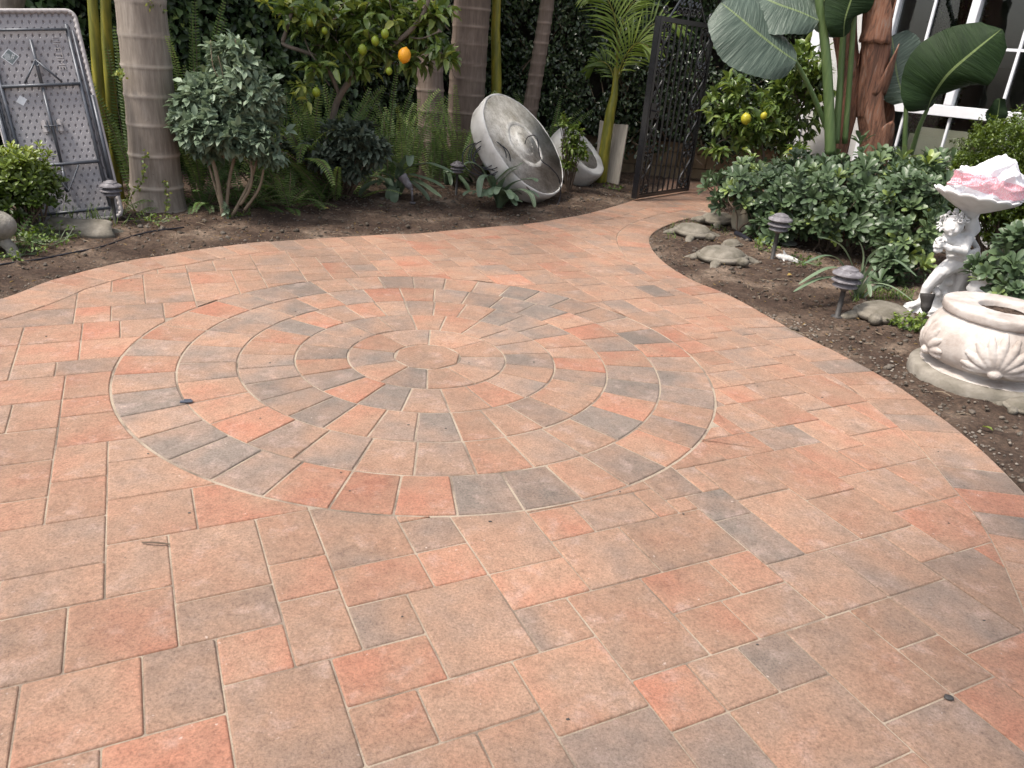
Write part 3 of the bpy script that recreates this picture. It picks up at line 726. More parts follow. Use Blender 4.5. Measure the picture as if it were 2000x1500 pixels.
core.build('mortar_core', M_mortar, bw); blocks.build('blocks', M_block, bw)
# ================================================================== GATE
gBL = G(1237, 392); gBR = W(1343, 368, 10.0); gz0 = .025
gX = Vector((gBR.x - gBL.x, gBR.y - gBL.y, 0)); gW = gX.length; gX.normalize()
gate = thing('garden_gate', 'tall black wrought iron gate with scrolls standing open over the paving', 'gate', (gBL.x, gBL.y, 0), rotz=atan2(gX.y, gX.x))
GH = 1.93
mb = MB(); st = .05
box(mb, (st / 2, 0, gz0 + GH / 2), (st, .075, GH), bev=.003)
box(mb, (gW - st / 2, 0, gz0 + GH / 2), (st, .05, GH), bev=.003)
box(mb, (gW / 2, 0, gz0 + .02), (gW - 2 * st - .002, .045, .04), bev=.003)
box(mb, (gW / 2, 0, gz0 + GH - .025), (gW - 2 * st - .002, .045, .05), bev=.003)
mb.build('gate_frame', M_black, gate)
nb_ = 9
bx = [st + (gW - 2 * st) * (k + 1) / (nb_ + 1) for k in range(nb_)]
for k, x in enumerate(bx):
    mb = MB(); box(mb, (x, 0, gz0 + GH / 2), (.016, .016, GH - .09)); mb.build('bar', M_black, gate)
def scroll(mb, x, z, r, dirx, dirz, w=.013):
    pts = []
    for i in range(26):
        t = i / 25; a = t * 2 * pi * 1.25; rr = r * (1 - t * .78)
        pts.append(Vector((x + dirx * (r - rr * cos(a)) , -.004, z + dirz * rr * sin(a))))
    tube(mb, pts, w, 5)
def s_curve(mb, x0, x1, z0, z1, w=.011):
    pts = []
    for i in range(14):
        t = i / 13; e = t * t * (3 - 2 * t)
        pts.append(Vector((x0 + (x1 - x0) * e, -.004, z0 + (z1 - z0) * t)))
    tube(mb, pts, w, 5)
for side in (0, 1):
    xa = (st, bx[0], bx[1]) if side == 0 else (bx[-2], bx[-1], gW - st)
    xm = xa[1]; hwid = (xa[2] - xa[0]) / 2
    for seg in range(4):
        z0 = gz0 + .05 + seg * (GH - .1) / 4; z1 = z0 + (GH - .1) / 4; zc = (z0 + z1) / 2; r = hwid * .42
        mb = MB()
        for (zz, dz) in ((z0 + r * 1.15, -1), (z1 - r * 1.15, 1)):
            for dx in (-1, 1):
                scroll(mb, xm + dx * .012, zz, r, dx, dz)
        s_curve(mb, xa[0] + .01, xa[2] - .01, z0 + r * 1.6, z1 - r * 1.6)
        s_curve(mb, xa[2] - .01, xa[0] + .01, z0 + r * 1.6, z1 - r * 1.6)
        mb.build('scroll_work', M_black, gate)
mb = MB()
zt = gz0 + GH
tube(mb, [(gW * .18, 0, zt), (gW * .5, 0, zt + .42)], .012, 6); tube(mb, [(gW * .82, 0, zt), (gW * .5, 0, zt + .42)], .012, 6)
for x in (.36, .5, .64):
    for dx in (-1, 1): scroll(mb, gW * x, zt + .07, .055, dx, 1, .009); scroll(mb, gW * x, zt + .17, .035, dx, -1, .008)
tube(mb, [(gW * .5, 0, zt), (gW * .5, 0, zt + .5)], .012, 6)
for x in (.06, .94): scroll(mb, gW * x, zt + .06, .05, 1 if x < .5 else -1, 1, .009)
mb.build('finial', M_black, gate)
mb = MB(); box(mb, (.09, -.03, 1.0), (.11, .03, .16), bev=.004); tube(mb, [(.1, -.04, 1.0), (.1, -.08, 1.0), (.17, -.08, .995)], .009, 8); mb.build('latch', M_black, gate)
for z in (.35, 1.65):
    mb = MB(); tube(mb, [(gW + .012, 0, z), (gW + .012, 0, z + .1)], .014, 10); mb.build('hinge', M_black, gate)
# ================================================================== FOLDING TABLE
tBR = G(247, 440); tBL = G(52, 446); tTR = W(150, 35, tBR.y + .27)
X = (tBL - tBR); tw = X.length; X = -X.normalized(); Zv = (tTR - tBR); tl = Zv.length; Zv.normalize(); Yv = Zv.cross(X).normalized(); X = Yv.cross(Zv)
MT = Matrix.Translation(tBL + Vector((0, 0, .0))) @ Matrix(((X.x, Yv.x, Zv.x, 0), (X.y, Yv.y, Zv.y, 0), (X.z, Yv.z, Zv.z, 0), (0, 0, 0, 1)))
tab = thing('folding_table', 'grey plastic folding table leaning upright with its underside and folded legs showing', 'table', tBL)
tab.matrix_world = MT
# local: x 0..tw, z 0..tl, front (underside) faces -y
mb = MB(); nx_, nz_ = 150, 252; vs = []
for j in range(nz_ + 1):
    for i in range(nx_ + 1):
        x = .02 + (tw - .04) * i / nx_; z = .02 + (tl - .04) * j / nz_
        pz = .046; px_ = .045; r_ = int(math.floor(z / pz)); xo = (x + (r_ % 2) * px_ / 2) % px_ - px_ / 2; zo = (z % pz) - pz / 2
        q = (xo / .0065) ** 2 + (zo / .0125) ** 2
        d = .009 * max(0, 1 - max(0, q - .4) / .8) if q < 1.2 else 0
        vs.append(Vector((x, min(d, .009), z)))
mb.add(vs, [(j * (nx_ + 1) + i, j * (nx_ + 1) + i + 1, (j + 1) * (nx_ + 1) + i + 1, (j + 1) * (nx_ + 1) + i) for j in range(nz_) for i in range(nx_)])
box(mb, (tw / 2, .025, tl / 2), (tw - .03, .02, tl - .03))
mb.build('tabletop', M_grayplastic, tab, smooth=False)
# moulded skirt round the edge, with a wavy inner lip
def rrect(w, h, r, n=8, ins=0.0, wave=0.0):
    pts = []
    for cx_, cz_, a0 in ((w - r, r, -pi / 2), (w - r, h - r, 0), (r, h - r, pi / 2), (r, r, pi)):
        for k in range(n + 1):
            a = a0 + pi / 2 * k / n; pts.append((cx_ + (r - ins) * cos(a), cz_ + (r - ins) * sin(a)))
    return pts
mb = MB()
outer = rrect(tw, tl, .07)
ring = [Vector((p[0], .0, p[1])) for p in outer]
dense = []
for i in range(len(ring)):
    a, b2 = ring[i], ring[(i + 1) % len(ring)]; n = max(1, int((b2 - a).length / .006))
    dense += [a.lerp(b2, k / n) for k in range(n)]
cxz = Vector((tw / 2, 0, tl / 2)); vs = []; L = 0
for i, p in enumerate(dense):
    q = dense[(i + 1) % len(dense)]; tdir = (q - p).normalized(); nrm = Vector((tdir.z, 0, -tdir.x)); L += (q - p).length
    if nrm.dot(p - cxz) < 0: nrm = -nrm
    wv = .004 * sin(L / .042 * 2 * pi)
    for off, y in ((0, .04), (0.002, -.012), (-.006, -.022), (-.020 + wv * .3, -.022), (-.028 + wv, -.012), (-.030 + wv, .003)):
        vs.append(p + nrm * off + Vector((0, y, 0)))
n = len(dense)
mb.add(vs, [(i * 6 + k, i * 6 + k + 1, ((i + 1) % n) * 6 + k + 1, ((i + 1) % n) * 6 + k) for i in range(n) for k in range(5)])
mb.build('edge_rim', M_grayplastic2, tab, smooth=True)
def tz(z): return z  # fractions measured from the bottom
def rod(name, pts, r, mat=None, parent=tab, n=8):
    mb = MB(); tube(mb, [Vector((p[0] * tw, p[1], p[2] * tl)) for p in pts], r, n); return mb.build(name, mat or M_steel, parent, smooth=True)
for x in (.115, .875):
    rod('side_rail', [(x, -.012, .06), (x, -.012, .93)], .013)
rod('side_rail', [(.93, -.016, .2), (.925, -.016, .90)], .009); rod('side_rail', [(.055, -.016, .2), (.06, -.016, .90)], .009)
for z in (.905, .655, .285, .055):
    rod('cross_bar', [(.12, -.024, z), (.87, -.024, z)], .0125 if z != .905 else .010)
for x in (.96, .99):
    pass
rod('leg', [(.03, -.03, .62), (.03, -.032, .12)], .0135); rod('leg', [(.965, -.02, .60), (.955, -.024, .14)], .0135)
rod('brace', [(.50, -.026, .86), (.50, -.018, .655)], .012); rod('brace', [(.50, -.016, .645), (.495, -.018, .29)], .011); rod('brace', [(.495, -.02, .28), (.48, -.024, .15)], .011)
rod('brace', [(.50, -.03, .77), (.34, -.03, .665)], .007); rod('brace', [(.50, -.03, .77), (.70, -.03, .665)], .007)
rod('brace', [(.36, -.03, .275), (.50, -.034, .155), (.66, -.03, .275)], .007)
mb = MB(); tube(mb, [Vector((.5 * tw + .016 * cos(a), -.034, .755 * tl + .02 * sin(a))) for a in np.linspace(0, 2 * pi, 16)], .003, 6); mb.build('ring', M_steel, tab)
for dx in (-1, 1):
    mb = MB(); box(mb, (.50 * tw + dx * .05, -.018, .465 * tl), (.035, .03, .10), bev=.009); mb.build('hinge_plate', M_grayplastic2, tab)
    mb = MB(); box(mb, (.50 * tw + dx * .028, -.036, .465 * tl), (.009, .014, .085), bev=.003); mb.build('hinge_plate', M_steel, tab)
rod('hinge_pin', [(.42, -.036, .465), (.58, -.036, .465)], .005)
# raised lettering and sticker
def textobj(s, size, loc, rot, mat, parent, name, depth=.002):
    cu = bpy.data.curves.new(name, 'FONT'); cu.body = s; cu.size = size; cu.extrude = depth; cu.align_x = 'CENTER'; cu.align_y = 'CENTER'
    o = bpy.data.objects.new(name + '_t', cu); link(o)
    dg = bpy.context.evaluated_depsgraph_get(); me = bpy.data.meshes.new_from_object(o.evaluated_get(dg)); bpy.data.objects.remove(o)
    me.materials.clear(); me.materials.append(mat); o = bpy.data.objects.new(name, me); link(o)
    o.matrix_local = Matrix.Translation(loc) @ rot; o.parent = parent; return o
rotf = Matrix.Rotation(pi / 2, 4, 'X')
textobj('LIFETIME', .062, Vector((.735 * tw, -.002, .80 * tl)), rotf @ Matrix.Rotation(-pi / 2, 4, 'Z'), M_grayplastic2, tab, 'raised_lettering', .003)
M_sticker = pmat('grey_sticker', [(0, (.10, .12, .125)), (1, (.16, .18, .185))], 30, .35, 0)
M_sticklight = pmat('pale_sticker', [(0, (.55, .56, .58)), (1, (.65, .66, .68))], 10, .4, .2, 30)
MD = Matrix.Translation(Vector((.27 * tw, -.0015, .79 * tl))) @ Matrix.Rotation(radians(45), 4, 'Y')
mb = MB(); box(mb, (0, 0, 0), (.082, .002, .082), MD); stk = mb.build('sticker', M_sticklight, tab); stk['label'] = 'dark diamond sticker with three rings and a pale edge'
mb = MB(); box(mb, (0, -.0013, 0), (.072, .002, .072), MD); mb.build('sticker_face', M_sticker, stk)
mb = MB()
for k in range(3):
    c_ = Vector((.27 * tw + .024 - .0 * k, -.004, .79 * tl + .012 - .011 * k)) + Vector((-.006 * k, 0, 0))
    tube(mb, [c_ + Vector((.007 * cos(a), 0, .007 * sin(a))) for a in np.linspace(0, 2 * pi, 14)], .0012, 4)
for k in range(5): box(mb, (-.018 + .007 * k, -.0026, 0), (.002, .001, .05 - .006 * abs(k - 2)), Matrix.Translation(Vector((.25 * tw, -.0015, .79 * tl))))
mb.build('sticker_print', M_sticklight, stk)
MD2 = Matrix.Translation(Vector((.27 * tw, -.0015, .592 * tl))) @ Matrix.Rotation(radians(38), 4, 'Y')
mb = MB(); box(mb, (0, 0, 0), (.05, .002, .056), MD2); o = mb.build('sticker', M_sticklight, tab); o['label'] = 'small blank white square sticker'
# ================================================================== CONCRETE BASINS
def axis_matrix(center, n, spin=0):
    q = Vector(n).to_track_quat('Z', 'Y'); return Matrix.Translation(center) @ q.to_matrix().to_4x4() @ Matrix.Rotation(spin, 4, 'Z')
def screen_normal(sx, sy, cosv):
    s_ = sqrt(1 - cosv ** 2); l_ = hypot(sx, sy); return (_rt * (sx / l_ * s_) + _up * (sy / l_ * s_) - _fw * cosv).normalized()
bn = screen_normal(.88, .47, .60)
bc = W(1026, 281, 8.40)
bas = thing('fountain_basin', 'big round whitewashed concrete basin tipped on its side against the ferns', 'basin', (0, 0, 0))
MBs = axis_matrix(bc, bn)
nf = lambda k, s: (lambda r, z, a, j: (r * (1 + k * noise.noise((cos(a) * s, sin(a) * s, z * s))), z + k * .4 * noise.noise((cos(a) * s * 2 + 5, sin(a) * s * 2, r * 3))))
mb = MB(); lathe(mb, [(.3, -.24), (.52, -.24), (.575, -.225), (.60, -.19), (.604, -.12), (.614, -.10), (.618, -.05), (.612, -.010), (.604, -.003), (.594, -.004), (.588, -.012)], 96, MBs, nf(.012, 4))
mb.build('outer_wall', M_concwhite, bas, smooth=True)
mb = MB(); lathe(mb, [(.592, -.006), (.575, -.014), (.55, -.022), (.45, -.028), (.33, -.024), (.30, -.020), (.272, -.002), (.245, .002), (.215, -.014), (.2, -.02), (.15, -.02), (.14, -.006), (.12, -.006), (.105, -.018), (.02, -.02)], 96, MBs, nf(.016, 5))
M_dish, nt, b, out = _new('grimy_dish')
tc = nt.nodes.new('ShaderNodeTexCoord'); ov = tc.outputs['Object']
c1 = _ramp(nt, _noise(nt, ov, 4, 8, .7), [(.2, (.16, .145, .115)), (.38, (.34, .315, .27)), (.48, (.50, .475, .43)), (.58, (.64, .62, .58)), (.75, (.74, .73, .70))])
c2 = _ramp(nt, _noise(nt, ov, 40, 5, .8), [(0, (.35, .35, .35)), (.4, (.8, .8, .8)), (.5, (1, 1, 1)), (1, (1.2, 1.2, 1.2))])
mm = nt.nodes.new('ShaderNodeMix'); mm.data_type = 'RGBA'; mm.blend_type = 'MULTIPLY'; mm.inputs[0].default_value = 1
nt.links.new(c1, mm.inputs[6]); nt.links.new(c2, mm.inputs[7]); nt.links.new(mm.outputs[2], b.inputs['Base Color']); b.inputs['Roughness'].default_value = .9
_bump(nt, b, _noise(nt, ov, 45, 8, .75), 1.0, .012)
mb.build('dish', M_dish, bas, smooth=True)
mb = MB(); lathe(mb, [(.001, -.025), (.011, -.022), (.012, -.010), (.008, -.010), (.001, -.015)], 12, MBs); mb.build('pipe_hole', M_cable, bas)
def onb(u, v, h=-.03): return MBs @ Vector((u, v, h))
hole = onb(0, 0, -.01)
bxx = (MBs.to_3x3().inverted() @ _rt); byy = (MBs.to_3x3().inverted() @ _up)
def scr(dx, dy, h=-.03):   # offset on the dish plane given screen-like directions (metres)
    a = Vector((bxx.x, bxx.y)).normalized(); b2 = Vector((byy.x, byy.y)).normalized(); p = a * dx + b2 * dy; return MBs @ Vector((p.x, p.y, h))
cp = [hole, hole + bn * .05 + _up * .05, W(1048, 268, 8.22), W(1056, 310, 8.2), W(1075, 327, 8.2), W(1092, 350, 8.22), W(1094, 385, 8.25), W(1085, 408, 8.2)]
mb = MB(); tube(mb, smooth_path(cp, 8), .0055, 6); o = mb.build('cable', M_cable, smooth=True); setp(o, 'thin black cable hanging out of the hole in the big basin', 'cable')
mb = MB(); pts = []
cc_ = W(950, 306, 7.97)
for i in range(150):
    t = i / 149; a = t * 2 * pi * 4.6; r = .15 + .045 * sin(a * .43)
    pts.append(cc_ + _rt * (r * cos(a) * 1.15 + .05 * sin(t * 9)) + _up * (r * sin(a)) + Vector((0, -.06 * t + .03 * sin(a * .5), 0)))
pts += [W(1010, 345, 7.9), W(1035, 372, 7.92)]
tube(mb, pts, .0055, 6); o = mb.build('cable_coil', M_cable, smooth=True); setp(o, 'loose coil of black cable hung beside the big basin', 'cable')
bn2 = screen_normal(.80, .60, .58); bc2 = W(1138, 293, 9.8)
M2 = axis_matrix(bc2, bn2)
bas2 = thing('fountain_bowl', 'smaller white concrete bowl lying tipped behind the big basin', 'basin', (0, 0, 0))
mb = MB(); lathe(mb, [(.1, -.34), (.26, -.34), (.34, -.31), (.38, -.24), (.39, -.12), (.385, -.03), (.37, 0), (.35, -.002), (.30, -.008), (.27, -.02)], 72, M2, nf(.014, 3)); mb.build('bowl', M_concwhite, bas2, smooth=True)
mb = MB(); lathe(mb, [(.272, -.018), (.25, -.05), (.22, -.10), (.15, -.14), (.05, -.15)], 72, M2, nf(.016, 4)); mb.build('dish', M_dish, bas2, smooth=True)
# boards
def leaning_board(bl, br, tl_, name, label, thick=.018):
    a = bl; x = (br - bl); wd = x.length; x.normalize(); z = (tl_ - bl); hh = z.length; z.normalize(); y = z.cross(x).normalized(); x = y.cross(z)
    M = Matrix(((x.x, y.x, z.x, a.x), (x.y, y.y, z.y, a.y), (x.z, y.z, z.z, a.z), (0, 0, 0, 1)))
    mb = MB(); box(mb, (wd / 2, 0, hh / 2), (wd, thick, hh), bev=.003)
    o = mb.build(name, M_wood); o.matrix_world = M; return setp(o, label, 'board', 'boards leaning by the gate')
leaning_board(G(1178, 357), W(1208, 362, 10.05), W(1196, 242, 10.35), 'wooden_board', 'wide weathered board leaning right of the yellow-green palm stem')
leaning_board(W(1160, 348, 10.5), W(1178, 352, 10.55), W(1172, 235, 10.75), 'wooden_board', 'narrow strip of board peeking out left of the yellow-green palm stem')
# ================================================================== PATH LIGHTS
def path_light(px, py, label, h, tilt=(0, 0), sc=1.0):
    p = G(px, py); t = thing('path_light', label, 'path light', (p.x, p.y, 0), 'pagoda path lights in the beds')
    t.rotation_euler = (tilt[0], tilt[1], R_(0, 3)); s = sc
    mb = MB(); lathe(mb, [(.028 * s, 0), (.034 * s, .008), (.03 * s, .016), (.014 * s, .02), (.0135 * s, h - .13 * s), (.018 * s, h - .125 * s)], 20); mb.build('post', M_lampdark, t, smooth=True)
    mb = MB(); lathe(mb, [(.018 * s, h - .135 * s), (.042 * s, h - .115 * s), (.045 * s, h - .10 * s), (.05 * s, h - .035 * s), (.03 * s, h - .03 * s)], 24); mb.build('lamp_housing', M_lampglass, t, smooth=True)
    for k, (r, z) in enumerate(((.066, -.104), (.078, -.074))):
        mb = MB(); lathe(mb, [(.042 * s, h + (z - .002) * s), (r * s, h + (z - .008) * s), (r * s, h + (z - .004) * s), (.05 * s, h + (z + .014) * s)], 32); mb.build('louvre', M_lamp, t, smooth=False)
    mb = MB(); lathe(mb, [(.04 * s, h - .045 * s), (.078 * s, h - .05 * s), (.082 * s, h - .044 * s), (.078 * s, h - .036 * s), (.052 * s, h - .02 * s), (.049 * s, h - .012 * s), (.044 * s, h - .010 * s), (.022 * s, h), (.004 * s, h + .003 * s)], 32)
    for k in range(3):
        a = 2 * pi * k / 3; ico(mb, (.056 * s * cos(a), .056 * s * sin(a), h - .022 * s), .007 * s, 1)
    mb.build('cap', M_lamp, t, smooth=False); return t
path_light(227, 445, 'grey three-tier path light in front of the folding table', .365, (0, 0), .98)
path_light(890, 388, 'dusty pagoda path light half hidden by strap leaves left of the big basin', .39, (0, .03), 1.0)
path_light(1506, 515, 'tall pagoda path light below the round-leaved bushes, beyond the stone turtle', .43, (0, -.02), 1.22)
path_light(1634, 621, 'nearest pagoda path light, dark capped, beside the drooping strap-leaf plant', .36, (0, -.0), 1.22)
# ================================================================== SPOTLIGHTS
def spot(px, py, label, pts, head_dir, mat, r=.03, L=.09):
    p = pts[0].copy(); t = thing('spotlight', label, 'spotlight', (p.x, p.y, 0), 'small garden spotlights')
    base = Vector((p.x, p.y, 0)); q = [v - base for v in pts]
    mb = MB(); tube(mb, q, .011, 10); ico(mb, q[-1], .017, 2); mb.build('stake', mat, t, smooth=True)
    mb = MB(); lathe(mb, [(.022, -.005), (.03, .005), (.028, .012)], 16, Matrix.Translation(q[0])); mb.build('foot', mat, t, smooth=True)
    M = axis_matrix(q[-1] + Vector(head_dir) * .01, head_dir)
    mb = MB(); lathe(mb, [(.018, 0), (.024, .01), (r * .95, .03), (r, L * .45), (r * 1.02, L * .5), (r * 1.05, L * .55), (r * 1.3, L * .85), (r * 1.32, L), (r * 1.22, L), (r * 1.1, L * .9), (.01, L * .86)], 24, M)
    mb.build('lamp_head', mat, t, smooth=False)
spot(806, 397, 'small grey spotlight under the strap leaves left of centre', [W(806, 397, 7.55), W(804, 370, 7.5)], (screen_normal(-.55, .75, .3)), M_lamp, .036, .15)
spot(1803, 638, 'black spotlight aimed up in front of the cherub statue', [W(1803, 638, 4.88), W(1807, 612, 4.84)], (screen_normal(.05, 1, .15)), M_lampdark, .034, .12)
# ================================================================== URN (front right)
uc = Vector((2.62, 4.0, 0))
urn = thing('planter_urn', 'large carved white stone planter with shell relief at the right edge of the patio', 'planter', uc)
# rotate so the shell faces the camera
def scallop(k, amp): return lambda r, z, a, j: (r * (1 + amp * abs(cos(a * k / 2))), z)
mb = MB(); lathe(mb, [(.37, -.03), (.380, .0), (.376, .058), (.362, .072), (.335, .078)], 96, None, nf(.008, 6)); mb.build('foot', M_urnbase, urn, smooth=True)
mb = MB(); lathe(mb, [(.336, .076), (.31, .081), (.295, .088), (.262, .093), (.248, .10), (.255, .11)], 96, None, nf(.006, 6)); mb.build('collar', M_urn, urn, smooth=True)
mb = MB(); lathe(mb, [(.25, .104), (.292, .118), (.33, .15), (.349, .20), (.348, .245), (.336, .295), (.31, .34), (.288, .366), (.280, .38)], 120, None, nf(.006, 6)); mb.build('body', M_urn, urn, smooth=True)
mb = MB(); lathe(mb, [(.276, .376), (.292, .382), (.298, .39), (.299, .418), (.298, .427), (.293, .431), (.286, .433), (.25, .434), (.18, .434), (.138, .434), (.131, .432), (.127, .426), (.122, .40)], 96, None, nf(.005, 6), closed_bottom=False, closed_top=False); mb.build('rim', M_urn, urn, smooth=True)
mb = MB(); lathe(mb, [(.126, .402), (.07, .404), (.01, .405)], 40, None, nf(.02, 30)); mb.build('fill_soil', M_soil, urn, smooth=True)
def urn_r(z): return float(np.interp(z, [.102, .12, .155, .20, .245, .295, .34, .366], [.25, .292, .33, .349, .348, .336, .31, .288]))
def relief(a0, z, da, dz, rr, tipa=0, name='petal', h=.022):
    # a petal lying on the urn surface from (a0,z) along (da,dz)
    mb = MB(); pts = []; rad = []
    for k in range(9):
        t = k / 8; aa = a0 + da * t; zz = z + dz * t
        r = urn_r(zz) - .004; pts.append(Vector((r * cos(aa), r * sin(aa), zz))); rad.append(rr * (0.45 + .75 * sin(pi * min(1, t * .75 + .12))))
    for k in range(8): chain(mb, [pts[k], pts[k + 1]], [rad[k] * .62 + .002, rad[k + 1] * .62 + .002], .9)
    return mb
acam = atan2(CX * 0 - uc.y, 0.0 - uc.x)
for (ac, zc, nP, Ls, nm) in ((acam + .16, .165, 11, .150, 'big'), (acam - 1.05, .165, 9, .10, 's'), (acam + 1.4, .165, 9, .10, 's')):
    allp = MB()
    for k in range(nP):
        t = -1 + 2 * k / (nP - 1); ang = t * radians(105); LL = Ls * (1 - .28 * abs(t)) + .02
        dx = sin(ang) * LL; dz = max(-.012, cos(ang) * LL)
        q = relief(ac + sin(ang) * .035 / .38, zc + max(0, cos(ang)) * .02, dx / .36, dz, .031); allp.add(q.v, q.f)
    r = urn_r(zc) - .002; ico(allp, (r * cos(ac), r * sin(ac), zc - .012), (.036, .036, .028), 2)
    remeshed(allp, 'shell_relief', M_urn, .0045, urn, 2)
# front-side urn drip lines omitted; second urn behind
u2 = W(1940, 640, 4.95); u2 = Vector((u2.x, u2.y, 0))
urn2 = thing('planter_urn', 'white urn half hidden behind the shell-carved planter under a leafy bush', 'planter', u2)
mb = MB(); lathe(mb, [(.20, -.02), (.21, .04), (.15, .07), (.11, .12), (.10, .16), (.14, .19), (.16, .2)], 48, None, scallop(14, .02)); mb.build('foot', M_plaster, urn2, smooth=True)
mb = MB(); lathe(mb, [(.14, .19), (.20, .22), (.225, .27), (.21, .31), (.2, .33), (.235, .36), (.26, .385), (.255, .40), (.235, .40), (.21, .37), (.05, .36)], 64, None, scallop(16, .03)); mb.build('body', M_plaster, urn2, smooth=True)
# tall beige vase by the path
vp = G(1447, 452)
vase = MB(); lathe(vase, [(.07, -.02), (.085, 0), (.115, .08), (.125, .2), (.12, .32), (.10, .40), (.09, .43), (.11, .46), (.10, .46), (.08, .43), (.03, .42)], 40, None, nf(.01, 4))
M_vase = pmat('beige_ceramic', [(0, (.30, .265, .20)), (1, (.46, .42, .33))], 6, .6, .3, 40)
o = vase.build('garden_vase', M_vase, smooth=True); o.location = (vp.x, vp.y, 0); setp(o, 'tall beige vase at the left end of the round-leaved bushes', 'vase')
# black pipe
mb = MB(); pa, pb = G(1438, 456, .05), G(1466, 474, .04); tube(mb, smooth_path([pa, pa.lerp(pb, .5) + Vector((0, 0, .01)), pb], 4), .026, 14, cap=False)
tube(mb, smooth_path([pa, pa.lerp(pb, .5) + Vector((0, 0, .01)), pb], 4), .021, 14, cap=False); o = mb.build('drain_pipe', M_cable, smooth=True); setp(o, 'short black drain pipe lying beside the beige vase', 'pipe')
# glass disc
gp = G(1536, 487); mb = MB(); lathe(mb, [(.0, 0), (.082, 0), (.085, .004), (.082, .008), (0.0, .008)], 32, Matrix.Translation((gp.x, gp.y, .06)) @ Matrix.Rotation(.1, 4, 'X'), closed_bottom=False, closed_top=False)
M_gd = pmat('dull_glass', [(0, (.16, .17, .155)), (1, (.22, .23, .21))], 6, .15, 0); o = mb.build('garden_disc', M_gd); setp(o, 'small round grey lid lying behind the tall path light', 'lid')
# ================================================================== STONE TURTLES AND STONES
_TC = {}
def turtle(px, py, size, head_ang, label, mat=M_stone, flat=.33, z=0.0, seed=0, aspect=.8):
    p = G(px, py); p.z = 0
    t = thing('stone_turtle', label, 'turtle statue', (p.x, p.y, z), 'weathered stone turtles')
    t.rotation_euler = (R_(-.05, .05), R_(-.05, .05), head_ang)
    mb = MB(); n = 64
    def sh(r, z_, a, j):
        k = 1 + .05 * noise.noise((cos(a) * 2 + seed, sin(a) * 2, seed)) + .018 * abs(sin(a * 6))
        return r * k * size, z_ * size
    lathe(mb, [(.30, .04), (.44, .06), (.475, .10), (.48, .135), (.44, .155), (.42, .16)], n, Matrix.Diagonal((1, aspect, 1, 1)), sh, closed_top=False)
    dome = [(.42, .155), (.41, .175), (.37, .21), (.30, .24), (.22, .258), (.12, .268), (.02, .27)]
    def sh2(r, z_, a, j):
        k = 1 + .05 * noise.noise((cos(a) * 2 + seed, sin(a) * 2, seed)); zz = z_ * flat / .27 if z_ > .16 else z_
        zz = .155 + (z_ - .155) * flat * 2.2 + .012 * noise.noise((r * cos(a) * 9, r * sin(a) * 9, seed)) - .006 * (abs(sin(a * 3)) < .12)
        return r * k * size, zz * size
    lathe(mb, dome, n, Matrix.Diagonal((1, aspect, 1, 1)), sh2, closed_bottom=False)
    mb.build('shell', mat, t, smooth=True)
    if not _TC:
        mb = MB(); ico(mb, (.55, 0, .13), (.12, .095, .085), 3); chain(mb, [(.4, 0, .10), (.55, 0, .12)], [.07, .07])
        for s_ in (-1, 1): ico(mb, (.62, s_ * .07, .16), .018, 2)
        _TC['head'] = remeshed(mb, 'head', mat, .016, None, 1)
        mb = MB(); chain(mb, [(-.02, 0, .07), (.14, 0, .02)], [.10, .075], .4, (1, 1, .75)); _TC['leg'] = remeshed(mb, 'leg', mat, .018, None, 1)
        mb = MB(); chain(mb, [(-.44, 0, .08), (-.56, 0, .05)], [.05, .018], .5); _TC['tail'] = remeshed(mb, 'tail', mat, .014, None, 1)
        for o_ in _TC.values(): scene.collection.objects.unlink(o_)
    def part(k, loc, rz):
        o_ = bpy.data.objects.new(k, _TC[k].data); link(o_); o_.parent = t; o_.location = loc; o_.rotation_euler = (0, 0, rz); o_.scale = (size, size, size)
    part('head', (0, 0, 0), 0); part('tail', (0, 0, 0), 0)
    for (x, y, a) in ((.30, .33, .9), (.30, -.33, -.9), (-.30, .30, 2.3), (-.30, -.30, -2.3)):
        part('leg', (x * size, y * size * (aspect / .8), 0), a)
    return t
turtle(1408, 512, .46, radians(-62), 'flat-backed stone turtle by the path edge, left of the tall path light', seed=1, flat=.5, aspect=.95)
turtle(1722, 626, .46, radians(-125), 'stone turtle between the nearest path light and the black spotlight', seed=2, flat=.42, aspect=.85)
turtle(1352, 462, .44, radians(-60), 'low stone turtle half sunk in soil at the tip of the bed', seed=3, flat=.45, aspect=.8)
turtle(1400, 437, .42, radians(-150), 'flat stone turtle beside the beige vase at the far end of the bed', seed=4, flat=.45)
turtle(1428, 482, .22, radians(-140), 'tiny stone turtle in front of the black drain pipe', seed=5, flat=.6)
turtle(1700, 562, .26, radians(-60), 'small stone turtle tucked behind the strap-leaf plant', seed=6, flat=.5)
turtle(1995, 800, .25, radians(-140), 'stone turtle poking in at the right edge beside the shell-carved planter', seed=7, flat=.5)
def rock(px, py, sz, label, seed, name='flat_rock', mat=M_stone):
    p = G(px, py); mb = MB(); ico(mb, (0, 0, 0), sz, 4, None, 0, .5, seed)
    for i, v in enumerate(mb.v):
        v = Vector(v); mb.v[i] = tuple(v * (1 + .12 * noise.noise(v * 9 + Vector((seed, 0, 0))) + .04 * noise.noise(v * 30)))
    o = mb.build(name, mat, smooth=True); o.location = (p.x, p.y, sz[2] * .35); return setp(o, label, 'rock')
o = rock(142, 462, (.31, .14, .095), 'long flat pale rock in front of the folding table', 3); o.rotation_euler = (0, 0, .25)
rock(1700, 545, (.06, .05, .05), 'round grey stone behind the strap-leaf plant', 8, 'round_rock')
